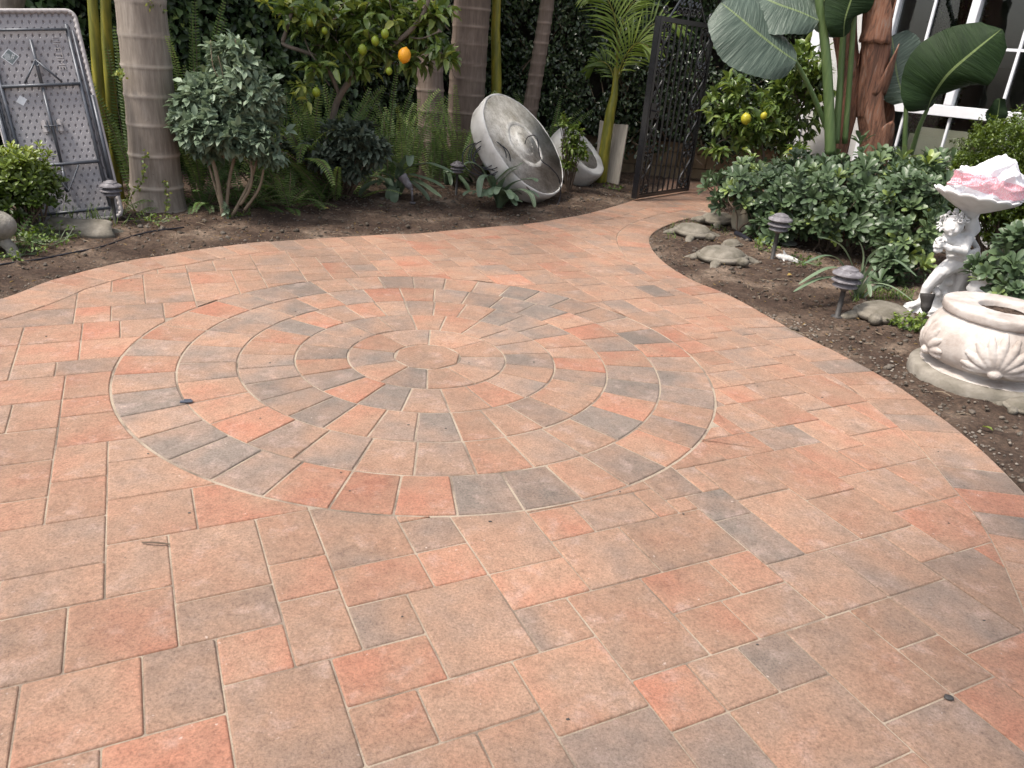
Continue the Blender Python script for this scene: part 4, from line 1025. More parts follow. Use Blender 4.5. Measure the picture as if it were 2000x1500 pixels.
# dolphin figurine
dp = G(1542, 520)
dol = thing('dolphin_figurine', 'small pale dolphin figurine lying behind the nearest path light', 'figurine', (dp.x, dp.y, 0))
mb = MB(); chain(mb, [(-.13, 0, .075), (-.09, 0, .07), (-.03, 0, .065), (.04, 0, .05), (.10, 0, .035), (.125, 0, .02)], [.008, .026, .03, .024, .012, .009], .5)
chain(mb, [(-.055, 0, .09), (-.075, 0, .125)], [.014, .005], .5, (1, .5, 1)); chain(mb, [(.12, 0, .02), (.15, .03, .0)], [.011, .006], .5, (1, 1, .5)); chain(mb, [(.12, 0, .02), (.15, -.03, .03)], [.011, .006], .5, (1, 1, .5))
chain(mb, [(-.06, -.02, .055), (-.05, -.05, .03)], [.01, .005], .5)
o = remeshed(mb, 'body', M_concwhite, .004, dol, 1); o.rotation_euler = (0, 0, -.3)
# crouching animal ornament at the left edge
ap = G(8, 500)
ani = thing('animal_ornament', 'weathered concrete bird-like garden ornament cut off by the left edge', 'ornament', (ap.x, ap.y, 0))
q0 = W(-18, 440, ap.y) - Vector((ap.x, ap.y, 0))
mb = MB(); ico(mb, q0, (.155, .13, .105), 3); chain(mb, [q0 + Vector((-.1, 0, -.05)), q0 + Vector((-.25, .02, -.1))], [.13, .14], .3)
remeshed(mb, 'body', M_concgray, .008, ani, 4)
mb = MB(); chain(mb, [q0 + Vector((.02, 0, -.06)), Vector((.06, 0, .06)), Vector((.085, -.01, .0))], [.045, .036, .042], .4); chain(mb, [Vector((.085, -.01, .0)), Vector((.13, -.05, -.005))], [.035, .02], .4)
remeshed(mb, 'leg', M_concgray, .007, ani, 2)
mb = MB(); ico(mb, q0 + Vector((.075, -.115, .03)), .014, 2); mb.build('eye', M_concwhite, ani, smooth=True)
mb = MB(); chain(mb, [q0 + Vector((-.2, .0, -.1)), Vector((-.2, .05, .0))], [.05, .045], .4); remeshed(mb, 'leg', M_concgray, .007, ani, 2)
# ================================================================== CHERUB STATUE WITH SHELL BOWL
SY = 5.12
def S(px, py, dy=0.0): return W(px, py, SY + dy)
sb = G(1820, 634)
stt = thing('cherub_statue', 'white cherub statue on a rocky base holding up a scalloped shell bowl', 'statue', (0, 0, 0))
PM = 1482 / 5.2   # px per metre here (approx.)
mb = MB()
# rocky base, robe mound and body as one continuous figure
base_c = S(1818, 616, .02); base_c.z = .0
ico(mb, (base_c.x, base_c.y, .02), (.19, .15, .06), 3, None, 0, .25, 4); ico(mb, (base_c.x + .07, base_c.y + .02, .10), (.12, .10, .09), 3, None, 0, .35, 5)
ico(mb, (base_c.x - .06, base_c.y, .05), (.15, .12, .07), 3, None, 0, .3, 9)
chain(mb, [S(1795, 600, .0), S(1822, 592, .02), S(1848, 585, .04)], [.05, .07, .06], .4)
chain(mb, [S(1842, 582, .03), S(1845, 558, .02), S(1853, 540, .02)], [.065, .05, .045], .4)
# legs: near leg forward (knee up, calf down), far leg straight
hipN = S(1868, 512, -.01); hipF = S(1880, 512, .05)
chain(mb, [hipN, S(1838, 532, -.07), S(1812, 560, -.045), S(1800, 586, -.03)], [.062, .048, .036, .026], .3)
chain(mb, [S(1800, 588, -.03), S(1780, 598, -.06)], [.026, .018], .4)
chain(mb, [hipF, S(1874, 545, .03), S(1858, 578, .03), S(1850, 600, .03)], [.062, .05, .036, .03], .3)
# torso, belly, shoulders
chain(mb, [S(1874, 512, .02), S(1872, 495, .01), S(1868, 478, .0)], [.075, .074, .07], .3)
chain(mb, [S(1850, 470, -.02), S(1888, 466, .04)], [.045, .045], .3)
chain(mb, [S(1866, 468, .01), S(1860, 452, -.01)], [.035, .03], .3)
# head looking down to the left
hd = S(1862, 440, -.03)
ico(mb, hd, (.062, .068, .07), 3); ico(mb, hd + Vector((-.022, -.03, -.02)), (.04, .042, .042), 3)
ico(mb, hd + Vector((-.034, -.068, -.012)), .011, 2); ico(mb, hd + Vector((-.05, -.045, -.022)), .02, 2); ico(mb, hd + Vector((-.008, -.058, -.026)), .02, 2)
ico(mb, hd + Vector((-.034, -.06, -.034)), (.013, .008, .005), 2); ico(mb, hd + Vector((-.03, -.055, -.05)), .014, 2)
# near arm across the chest to the posy
chain(mb, [S(1890, 468, -.02), S(1882, 492, -.09), S(1856, 486, -.12), S(1842, 478, -.11)], [.036, .03, .024, .018], .3)
# five fingers round the posy
hb0 = S(1843, 478, -.115)
for k in range(4): chain(mb, [hb0 + Vector((0, 0, .018 - .011 * k)), hb0 + Vector((-.03, -.012, .02 - .013 * k)), hb0 + Vector((-.042, .012, .016 - .012 * k))], [.007, .0062, .005], .5)
chain(mb, [hb0 + Vector((.004, -.004, .02)), hb0 + Vector((-.014, -.02, .036))], [.007, .0055], .5)
# far arm raised to carry the bowl
chain(mb, [S(1888, 464, .06), S(1905, 448, .07), S(1902, 428, .05), S(1896, 415, .03)], [.036, .032, .026, .03], .3)
# posy held to the chest
pos = S(1836, 478, -.09)
for k in range(16):
    d = rand_dir(); ico(mb, pos + Vector((d.x * .03, d.y * .025, d.z * .045)), R_(.012, .018), 2)
# drapery: folds round hip, down the back and between the legs
for k in range(7):
    t = k / 6
    chain(mb, [S(1850 + 8 * t, 500 + 8 * t, -.06 + .02 * t), S(1880 + 4 * t, 502 + 12 * t, -.08 + .03 * t), S(1908, 488 + 22 * t, -.01 + .03 * t), S(1912 - 6 * t, 500 + 10 * t, .05)], [.011, .015, .018, .014], .5)
for k in range(6):
    t = k / 5
    chain(mb, [S(1900 + 6 * t, 500, .0 + .05 * t), S(1889 + 8 * t, 535, .0 + .05 * t), S(1874 + 8 * t, 575, .02 + .04 * t), S(1862 + 12 * t, 606, .02 + .04 * t)], [.016, .017, .015, .02], .5)
for k in range(5):
    t = k / 4
    chain(mb, [S(1895 + 8 * t, 470, .03), S(1906 + 5 * t, 482 + 4 * t, .04), S(1908 + 2 * t, 500, .05)], [.012, .014, .012], .5)
for k in range(12):
    ico(mb, S(R_(1825, 1862), R_(548, 592), R_(-.06, -.01)), R_(.014, .028), 2)
# column behind carrying the bowl
chain(mb, [S(1893, 470, .05), S(1896, 435, .04), S(1902, 414, .03)], [.03, .034, .042], .35)
body = remeshed(mb, 'figure', M_plaster, .0052, stt, 1, disp=lambda c: .0012 * noise.noise(c * 60))
mb = MB()
for k in range(60):
    d = rand_dir()
    if d.y < -.35 and d.z < .35: continue
    if d.z < -.5: continue
    c = hd + Vector((d.x * .066, d.y * .068 + .004, d.z * .07 + .006)); a = R_(0, 6)
    tube(mb, [c + Vector((cos(a + q) * .014, sin(a + q) * .006, sin(a + q) * .013)) * (1 - q * .08) + d * .004 * q for q in np.linspace(0, 6, 12)], .0055, 5)
mb.build('curly_hair', M_plaster, stt, smooth=True)
# bowl
bcz = S(1900, 398, .0)
mb = MB(); NB = 14
def shell(r, z, a, j): return (r * (1 + .055 * abs(cos(a * NB / 2)) * (r / .27)), z + .018 * (r / .27) ** 3 * abs(cos(a * NB / 2)))
Mb = Matrix.Translation(bcz + Vector((0, 0, -.035))) @ Matrix.Rotation(radians(5), 4, 'Y')
lathe(mb, [(.045, -.05), (.05, -.02), (.10, .0), (.17, .035), (.235, .07), (.250, .085), (.245, .093), (.23, .082), (.16, .046), (.09, .016), (.01, .01)], 140, Mb, shell)
mb.build('shell_bowl', M_plaster, stt, smooth=True)
# ------------------------------------------------------------------ carrier bag in the bowl
mt, nt, b, out = _new('printed_plastic_bag')
tc = nt.nodes.new('ShaderNodeTexCoord'); ov = tc.outputs['Object']
sx = nt.nodes.new('ShaderNodeSeparateXYZ'); nt.links.new(ov, sx.inputs[0])
zw = _math(nt, 'ADD', sx.outputs[2], _math(nt, 'MULTIPLY', _math(nt, 'SUBTRACT', _noise(nt, ov, 5, 2), .5), .11))
band = _math(nt, 'MULTIPLY', _math(nt, 'GREATER_THAN', zw, .055), _math(nt, 'LESS_THAN', zw, .142))
band = _math(nt, 'MULTIPLY', band, _math(nt, 'LESS_THAN', sx.outputs[0], .155))
wv = nt.nodes.new('ShaderNodeTexWave'); wv.inputs['Scale'].default_value = 28; wv.inputs['Distortion'].default_value = 7; wv.inputs['Detail Scale'].default_value = 3; nt.links.new(ov, wv.inputs[0])
ink = _math(nt, 'MULTIPLY', band, _math(nt, 'MULTIPLY_ADD', _math(nt, 'GREATER_THAN', wv.outputs['Fac'], .5), .55)); nt.nodes[-2 if False else -1]
for nd in nt.nodes:
    if nd.type == 'MATH' and nd.operation == 'MULTIPLY_ADD' and nd.inputs[1].default_value == .55: nd.inputs[2].default_value = .08
nt.links.new(_mix(nt, ink, (.80, .80, .84), (.74, .22, .27)), b.inputs['Base Color']); b.inputs['Roughness'].default_value = .35
tr = nt.nodes.new('ShaderNodeBsdfTranslucent'); tr.inputs[0].default_value = (.85, .85, .88, 1); mx = nt.nodes.new('ShaderNodeMixShader'); mx.inputs[0].default_value = .3
nt.links.new(b.outputs[0], mx.inputs[1]); nt.links.new(tr.outputs[0], mx.inputs[2]); nt.links.new(mx.outputs[0], out.inputs[0])
M_bag = mt
mb = MB(); bm = bmesh.new(); bmesh.ops.create_icosphere(bm, subdivisions=6, radius=1); bm.verts.index_update()
vv = []
for v in bm.verts:
    c = v.co; w = 0
    # crumple: ridged, faceted noise
    q = Vector((c.x * 1.6, c.y * 1.6, c.z * 1.3))
    for k, (f, a_) in enumerate(((.9, .34), (1.7, .17), (3.1, .07), (9, .012))):
        n_ = noise.noise(q * f + Vector((k * 7.1, 3.3, 1.7))); w += a_ * (1 - 2 * abs(n_)) - a_ * .35
    x, y, z = c.x * .20, c.y * .13, c.z * .11 + .11
    s_ = 1 + w
    x *= s_ * (1.06 - .12 * c.z); y *= s_
    z = .10 + (z - .10) * (1 + w * .9) + (.05 * max(0, c.z) * sin(c.x * 5 + 1.2))
    if c.x > .4: x += .05 * (c.x - .4) * (1 - c.z)
    vv.append((x, y, max(z, -.002 + .02 * abs(c.x))))
mb.add(vv, [[v.index for v in f.verts] for f in bm.faces]); bm.free()
o = mb.build('carrier_bag', M_bag, smooth=False); o.location = S(1922, 392, -.02); o.rotation_euler = (0, radians(6), 0); setp(o, 'crumpled white plastic bag with red printed band sitting in the shell bowl', 'bag')
# small things on the patio
mb = MB(); pk = G(364, 786); box(mb, (0, 0, 0), (.052, .02, .006), bev=.002); box(mb, (.005, .008, .004), (.03, .008, .005)); o = mb.build('plastic_scrap', pmat('blue_grey_plastic', [(0, (.06, .07, .09)), (1, (.1, .11, .14))], 20, .4, .1)); o.location = (pk.x, pk.y, .005); o.rotation_euler = (0, 0, .25); setp(o, 'small dark blue-grey scrap lying on the left of the paved circle', 'scrap')
mb = MB(); a = G(278, 1062); b2 = G(332, 1065); tube(mb, smooth_path([a + Vector((0, 0, .005)), a.lerp(b2, .5) + Vector((0, -.006, .012)), b2 + Vector((0, 0, .004))], 5), [.0028] * 11, 5); o = mb.build('twig', M_twig); setp(o, 'thin bent twig lying on the pavers at lower left', 'twig')
mb = MB(); pk = G(1852, 1364); ico(mb, (0, 0, 0), (.013, .010, .004), 2, None, 0, .4, 2); o = mb.build('pebble', M_lampdark, smooth=True); o.location = (pk.x, pk.y, .004); setp(o, 'small dark pebble in a paver joint at lower right', 'pebble')
# black irrigation hose on the left bed
def hose(pxs, label, r=.006):
    mb = MB(); tube(mb, smooth_path([ong(G(x, y)) + Vector((0, 0, .007)) for x, y in pxs], 6), r, 7)
    o = mb.build('drip_hose', M_cable, smooth=True); return setp(o, label, 'hose')
h1 = hose([(0, 524), (70, 510), (150, 498), (155, 497), (200, 488), (260, 466), (300, 458), (360, 450)], 'thin black drip hose crossing the soil in front of the table')
# red basalt: leaves fallen, twigs on bark
# ================================================================== FOLIAGE MATERIALS
L_hedge = leafmat('hedge_leaf', [(0, (.016, .028, .012)), (.5, (.040, .066, .028)), (.85, (.085, .12, .055)), (1, (.16, .19, .08))], .27, .7, .15)
L_hedgeL = leafmat('broad_hedge_leaf', [(0, (.022, .042, .016)), (.5, (.055, .095, .036)), (.85, (.10, .15, .055)), (1, (.18, .22, .06))], .38, .5, .2)
L_lemon = leafmat('lemon_leaf', [(0, (.03, .052, .015)), (.45, (.085, .135, .032)), (.8, (.18, .235, .06)), (1, (.34, .36, .09))], .36, .5, .25)
L_rose = leafmat('rose_leaf', [(0, (.06, .088, .055)), (.5, (.145, .195, .128)), (.9, (.26, .33, .225)), (1, (.25, .32, .12))], .5, .4, .18)
L_rosed = leafmat('dark_rose_leaf', [(0, (.03, .042, .03)), (.5, (.058, .078, .056)), (1, (.10, .13, .09))], .5, .4, .15)
L_fern = leafmat('fern_leaf', [(0, (.035, .062, .022)), (.5, (.088, .15, .045)), (.85, (.17, .255, .075)), (1, (.27, .34, .10))], .5, .3, .25)
L_pitt = leafmat('pittosporum_leaf', [(0, (.035, .060, .032)), (.5, (.075, .115, .055)), (.85, (.12, .17, .075)), (1, (.20, .26, .06))], .42, .5, .15)
L_box = leafmat('boxwood_leaf', [(0, (.022, .040, .007)), (.5, (.06, .095, .013)), (.85, (.12, .165, .022)), (1, (.2, .24, .04))], .4, .5, .2)
L_strap = leafmat('strap_leaf', [(0, (.05, .075, .046)), (.5, (.10, .145, .088)), (.85, (.17, .22, .135)), (1, (.24, .28, .13))], .38, .5, .15)
L_palm = leafmat('palm_leaf', [(0, (.04, .075, .010)), (.5, (.11, .17, .02)), (.85, (.20, .27, .035)), (1, (.32, .37, .06))], .4, .5, .35)
L_weed = leafmat('weed_leaf', [(0, (.03, .055, .012)), (.5, (.07, .12, .02)), (1, (.16, .21, .04))], .5, .4, .25)
L_dry = leafmat('dry_leaf', [(0, (.06, .04, .025)), (.5, (.15, .10, .055)), (1, (.34, .24, .07))], .8, .2, .1)
L_vio = leafmat('viola_petal', [(0, (.06, .02, .16)), (1, (.13, .05, .30))], .5, .3, .2)
# ================================================================== HEDGE
hedge = thing('climbing_fig_hedge', 'dense dark green climbing hedge covering the whole back wall', 'hedge', (0, 0, 0))
A_ = np.array(wallpts[0]); B_ = np.array(wallpts[1]); C_ = np.array(wallpts[2])
def hedge_leaves(p0, p1, xr, n, size, zmin_fn, ztop, broad, seed, depth=.38):
    r = np.random.default_rng(seed); L = np.linalg.norm(p1 - p0); d = (p1 - p0) / L; nn = np.array([d[1], -d[0]])
    s = r.uniform(xr[0] * L, xr[1] * L, n); z = r.uniform(0, ztop, n)
    bulge = np.array([.10 * noise.noise((a * 1.3, b * 1.3, seed)) + .07 * noise.noise((a * 4, b * 4, seed + 3)) for a, b in zip(s, z)])
    hole = np.array([noise.noise((a * 2.6, b * 2.6, seed + 9)) + .6 * noise.noise((a * 7, b * 7, seed + 5)) for a, b in zip(s, z)])
    keep = (z > zmin_fn(s, z, r)) & (hole > -.36 + r.uniform(-.1, .1, n))
    s, z, bulge, hole = s[keep], z[keep], bulge[keep], hole[keep]; n = len(s)
    dep = .10 + depth * (1 - r.uniform(0, 1, n) ** 1.6 * .85) * .8 + bulge
    P = np.stack([p0[0] + d[0] * s + nn[0] * dep, p0[1] + d[1] * s + nn[1] * dep, z], 1)
    N = np.array([nn[0], nn[1], .55])[None, :] + r.normal(size=(n, 3)) * .55
    D = r.normal(size=(n, 3)) * .6 + np.array([nn[0] * .5, nn[1] * .5, -.45])
    Ls = size * r.uniform(.6, 1.3, n); T = np.clip(r.normal(.42, .2, n) + hole * .15 + (dep - .35) * .5, 0, 1)  # tint falls towards the wall, painting in the shade among inner leaves
    return P, D, N, Ls, Ls * broad * r.uniform(.85, 1.1, n), T
lv = Leaves('hex')
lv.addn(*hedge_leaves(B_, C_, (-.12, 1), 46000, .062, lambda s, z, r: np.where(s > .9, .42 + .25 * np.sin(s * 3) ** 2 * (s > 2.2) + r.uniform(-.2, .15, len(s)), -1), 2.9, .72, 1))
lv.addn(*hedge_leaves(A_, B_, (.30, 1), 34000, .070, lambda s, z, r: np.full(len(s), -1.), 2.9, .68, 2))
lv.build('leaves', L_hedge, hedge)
lv = Leaves('oval')
lv.addn(*hedge_leaves(A_, B_, (.18, .74), 15000, .098, lambda s, z, r: np.full(len(s), .2), 2.9, .66, 5, .58))
lv.build('broad_leaves', L_hedgeL, hedge)
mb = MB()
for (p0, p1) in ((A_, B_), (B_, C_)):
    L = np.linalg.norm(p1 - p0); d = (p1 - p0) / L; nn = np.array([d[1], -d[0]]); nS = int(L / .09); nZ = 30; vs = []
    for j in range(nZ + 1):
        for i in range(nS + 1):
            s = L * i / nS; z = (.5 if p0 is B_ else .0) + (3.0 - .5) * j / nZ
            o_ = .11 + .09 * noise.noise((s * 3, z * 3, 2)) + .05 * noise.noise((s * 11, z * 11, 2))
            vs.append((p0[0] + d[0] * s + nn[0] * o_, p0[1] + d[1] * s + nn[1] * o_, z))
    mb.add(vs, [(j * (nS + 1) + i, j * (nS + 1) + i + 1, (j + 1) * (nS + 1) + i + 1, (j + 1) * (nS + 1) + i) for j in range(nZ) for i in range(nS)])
mb.build('gap_shade_sheet', M_gapshade, hedge)  # dark sheet behind the leaves, shade of the gaps put into its colour
mb = MB()
for k in range(70):
    seg = 0 if k % 3 == 0 else 1; p0, p1 = ((A_, B_), (B_, C_))[seg]
    L = np.linalg.norm(p1 - p0); d = (p1 - p0) / L; nn = np.array([d[1], -d[0]]); s = R_(.3 if seg == 0 else 0, .95) * L; z = R_(.2, 1.2); pts = []
    for q in range(7):
        off = .2 + R_(.0, .18); pts.append(Vector((p0[0] + d[0] * s + nn[0] * off, p0[1] + d[1] * s + nn[1] * off, z))); s += R_(-.16, .16); z += R_(.03, .22)
    tube(mb, smooth_path(pts, 3), lerp_list([R_(.008, .016), .004], 19), 5)
mb.build('stems', M_cane, hedge, smooth=True)
# ================================================================== PALM TRUNKS
def palm_trunk(base, top, r0, r1, mat, spacing=.16, flare=1.25, n=28, name='trunk', parent=None, seed=0):
    base = Vector(base); top = Vector(top); H = (top - base).length; nz = int(H / .02); vs = []; ringv = []
    rings = []; z = .08; k = 0; rr = random.Random(seed)
    while z < H: rings.append(z); z += spacing * rr.uniform(.8, 1.15); 
    ring = np.array(rings)
    for j in range(nz + 1):
        t = j / nz; c = base.lerp(top, t) + Vector((.02 * sin(t * 5 + seed), .02 * cos(t * 4), 0)); z = t * H
        r = r0 + (r1 - r0) * t + (flare - 1) * r0 * math.exp(-z / .22)
        dd = z - ring; near = ring[np.argmin(np.abs(dd))]; dz = z - near
        for k in range(n):
            a = 2 * pi * k / n; w = .008 * noise.noise((cos(a) * 1.5, sin(a) * 1.5, near * 5)) 
            e = dz - w; st_ = .006 * math.exp(-(e / .012) ** 2) + .005 * (1 if e > 0 else 0) * math.exp(-max(e, 0) / .05)
            rad = r * (1 + .015 * noise.noise((cos(a) * 2, sin(a) * 2, z * 2))) + st_ * 1.1
            vs.append(c + Vector((cos(a) * rad, sin(a) * rad, 0))); ringv.append(math.exp(-(e / .009) ** 2))
    mb = MB(); mb.add(vs, [(j * n + k, j * n + (k + 1) % n, (j + 1) * n + (k + 1) % n, (j + 1) * n + k) for j in range(nz) for k in range(n)])
    o = mb.build(name, mat, parent, smooth=True)
    at = o.data.attributes.new('ring', 'FLOAT', 'POINT'); at.data.foreach_set('value', np.array(ringv, np.float32)); return o
def frond(lv, stems, base, d0, L, leafL, leafW, nP, droop=1.0, twist=0.0, tint=.5, stem_r=.012, start=.12, tpl_ang=(55, 25), side=None):
    """one pinnate palm or fern frond"""
    p = Vector(base); d = Vector(d0).normalized(); n = 28; pts = [p.copy()]
    for i in range(n):
        d = (d + Vector((0, 0, -1)) * droop * (1.6 / n) * (i / n + .25)).normalized(); p = p + d * (L / n); pts.append(p.copy())
    tube(stems, pts, lerp_list([stem_r, stem_r * .25], len(pts)), 5, cap=False)
    sd = side or Vector(d0).cross(Vector((0, 0, 1)))
    sd = sd.normalized() if sd.length > .01 else Vector((1, 0, 0))
    for i in range(nP):
        t = start + (1 - start) * (i + .5) / nP; f = t * n; a = int(min(f, n - 1)); pp = pts[a].lerp(pts[a + 1], f - a); td = (pts[a + 1] - pts[a]).normalized()
        s_ = (sd - td * sd.dot(td)).normalized(); up = s_.cross(td)
        if up.z < 0 and abs(td.z) < .9: up = -up
        prof = min(1, (t - start + .06) * 5) * (1 - max(0, t - .35) ** 1.5 * 1.25)
        ang = radians(tpl_ang[0] * (1 - t) + tpl_ang[1] * t)
        for sg in (-1, 1):
            dd = (s_ * sg * cos(radians(90) - ang) + td * cos(ang) + up * .12 + Vector((0, 0, -.22)) + rand_dir() * .05).normalized()
            ll = leafL * max(.12, prof) * R_(.9, 1.08)
            lv.add(pp, dd, up + rand_dir() * .1, ll, leafW * (.6 + .4 * prof), min(1, max(0, tint + R_(-.12, .12))))
def king_crown(root, top, n, L, tint=.45, sh=True):
    st = MB(); lv = Leaves('lance')
    for k in range(n):
        a = 2 * pi * k / n + R_(-.2, .2); el = R_(.5, 1.1)
        frond(lv, st, top, (cos(a) * cos(el), sin(a) * cos(el), sin(el)), L * R_(.85, 1.1), .5, .035, 34, 1.1, tint=tint, stem_r=.02)
    lv.build('fronds', L_palm, root); st.build('frond_stems', M_greenstalk, root, smooth=True)
def palm(name, label, base, topv, r0, r1, mat, sp=.16, flare=1.2, crown=0, seed=0):
    b0 = Vector(base); t = thing(name, label, 'palm tree', (b0.x, b0.y, 0)); off = b0.copy(); off.z = 0
    palm_trunk(b0 - off - Vector((0, 0, .05)), Vector(topv) - off, r0, r1, mat, sp, flare, parent=t, seed=seed)
    return t, Vector(topv) - off
def extend(b, t_, H): b = Vector(b); t_ = Vector(t_); d = t_ - b; return b + d * (H / d.z)
g0 = G(290, 420)
t, tp = palm('king_palm', 'thick grey ringed palm trunk right of the folding table', (g0.x, g0.y + .12, 0), extend((g0.x, g0.y + .12, 0), W(272, 0, g0.y + .12), 4.6), .192, .165, M_palm, .235, 1.28, seed=1)
king_crown(t, tp, 5, 2.0)
g0 = G(850, 352)
t, tp = palm('king_palm', 'grey palm trunk standing behind the ferns left of the widest middle trunk', (g0.x, g0.y - .3, 0), extend((g0.x, g0.y - .3, 0), W(838, 40, g0.y - .3), 4.4), .155, .13, M_palm2, .2, 1.2, seed=2)
king_crown(t, tp, 5, 1.8)
g0 = G(912, 345); b_ = (g0.x, 9.5, 0); b_ = (W(905, 300, 9.5).x, 9.5, 0)
t, tp = palm('king_palm', 'widest middle palm trunk rising directly behind the big basin', b_, extend(b_, W(926, 0, 9.5), 4.6), .215, .19, M_palm2, .2, 1.2, seed=3)
king_crown(t, tp, 5, 2.0)
b_ = (W(1028, 240, 10.0).x, 10.0, 0)
t, tp = palm('young_palm', 'slim ringed brown palm trunk leaning right behind the big basin', b_, extend(b_, W(1066, 0, 10.0), 2.75), .10, .075, M_palm2, .13, 1.1, seed=4)
st = MB(); lv = Leaves('lance'); tp2 = W(1066, 40, 10.0) - Vector((b_[0], b_[1], 0))
for a, el in ((2.6, .5), (3.1, .1), (3.6, .3), (0.3, .7), (5.5, .8), (1.5, .9)):
    frond(lv, st, tp, (cos(a) * cos(el), sin(a) * cos(el), sin(el)), 1.3, .4, .03, 26, 1.8, tint=.6)
lv.build('fronds', L_palm, t); st.build('frond_stems', M_greenstalk, t, smooth=True)
mb = MB(); bq = Vector((W(971, 200, 9.8).x, 9.8, 0))
t = thing('young_palm', 'thin green palm stem between the widest trunk and the slim brown one', 'palm tree', bq)
tube(mb, [Vector((0, 0, 0)), W(970, 160, 9.8) - bq, W(968, 60, 9.8) - bq, W(970, 0, 9.8) - bq, W(972, -90, 9.8) - bq], [.075, .062, .052, .05, .04], 16); mb.build('stem', M_greenstalk, t, smooth=True)
st = MB(); lv = Leaves('lance')
for a, el in ((2.8, .7), (.4, .6), (4.8, .4), (1.4, 1.0)): frond(lv, st, W(972, -80, 9.8) - bq, (cos(a) * cos(el), sin(a) * cos(el), sin(el)), 1.2, .35, .03, 24, 1.4, tint=.55)
lv.build('fronds', L_palm, t); st.build('frond_stems', M_greenstalk, t, smooth=True)
b_ = (W(-20, 300, 6.9).x - .35, 6.75, 0)
t, tp = palm('king_palm', 'grey palm trunk cut off in the top left corner behind the folding table', b_, extend(b_, W(4, 5, 6.75), 4.2), .13, .12, M_palm, .14, 1.1, seed=6)
king_crown(t, tp, 5, 1.8)
# green stems by the left trunk
for (pxs, r, lab) in (([(205, 330), (195, 200), (187, 90), (180, 0), (176, -60)], .045, 'yellow-green palm stem rising beside the table corner'), ([(222, 320), (216, 180), (208, 60), (205, -60)], .05, 'dark green palm stem tucked against the thick grey trunk')):
    Y = 6.6 if r == .045 else 6.75; p0 = W(*pxs[0], Y); bq = Vector((p0.x, p0.y, 0)); t = thing('young_palm', lab, 'palm tree', bq)
    mb = MB(); tube(mb, smooth_path([Vector((0, 0, -.02))] + [W(x, y, Y) - bq for x, y in pxs], 4), lerp_list([r * 1.2, r, r * .9, r * .7], (len(pxs)) * 4 + 1), 16); mb.build('stem', M_greenstalk, t, smooth=True)
    st = MB(); lv = Leaves('lance'); tp = W(*pxs[-1], Y) - bq
    for a, el in ((1.8, .9), (2.6, .8), (.9, .9)): frond(lv, st, tp, (cos(a) * cos(el), sin(a) * cos(el), sin(el)), 1.2, .35, .03, 24, 1.0, tint=.45)
    lv.build('fronds', L_palm, t); st.build('frond_stems', M_greenstalk, t, smooth=True)
# bright young palm by the boards
bq = G(1172, 358); bq.z = 0; YP = bq.y - .05
t = thing('young_palm', 'bright yellow-green young palm in front of the boards beside the gate', 'palm tree', bq)
mb = MB(); tube(mb, smooth_path([Vector((0, 0, -.02)), W(1180, 300, YP) - bq, W(1192, 220, YP) - bq, W(1200, 185, YP) - bq, W(1203, 130, YP) - bq], 4), lerp_list([.085, .07, .062, .045, .022], 17), 14); mb.build('stem', M_greenstalk, t, smooth=True)
st = MB(); lv = Leaves('lance')
def px_frond(pts, Y, leafL, leafW, nP, tint, dy=0, r=.011):
    P_ = smooth_path([W(x, y, Y + d) - bq for x, y, d in pts], 8); tube(st, P_, lerp_list([r, r * .3], len(P_)), 5, cap=False)
    n = len(P_) - 1
    for i in range(nP):
        t_ = .12 + .88 * (i + .5) / nP; f = t_ * n; a = int(min(f, n - 1)); pp = P_[a].lerp(P_[a + 1], f - a); td = (P_[a + 1] - P_[a]).normalized()
        view = Vector((.0, -.75, .55)); s_ = td.cross(view).normalized(); up = view
        prof = min(1, t_ * 3.5) * (1 - max(0, t_ - .45) * 1.15); ang = radians(62 * (1 - t_) + 24 * t_)
        for sg in (-1, 1):
            dd = (s_ * sg * sin(ang) + td * cos(ang) + Vector((0, 0, -.12)) + rand_dir() * .06)
            lv.add(pp, dd, up + rand_dir() * .12, leafL * max(.25, prof) * R_(.9, 1.1), leafW, min(1, max(0, tint + R_(-.15, .15))))
px_frond([(1203, 150, 0), (1205, 90, -.05), (1203, 45, -.1), (1190, 5, -.12), (1170, -12, -.15), (1140, -8, -.2)], YP, .42, .024, 24, .75)
px_frond([(1203, 160, 0), (1216, 120, -.1), (1236, 90, -.2), (1255, 85, -.28), (1276, 100, -.34)], YP, .46, .026, 20, .75)
px_frond([(1204, 160, 0), (1235, 95, .05), (1265, 55, .1), (1300, 40, .1), (1335, 58, .05)], YP, .42, .024, 19, .6)
px_frond([(1204, 150, 0), (1212, 60, 0), (1232, 10, .0), (1275, -25, .0)], YP, .40, .024, 18, .65)
px_frond([(1203, 165, 0), (1190, 130, .1), (1170, 120, .15), (1150, 135, .2)], YP, .32, .026, 20, .35)
lv.build('fronds', L_palm, t); st.build('frond_stems', M_greenstalk, t, smooth=True)
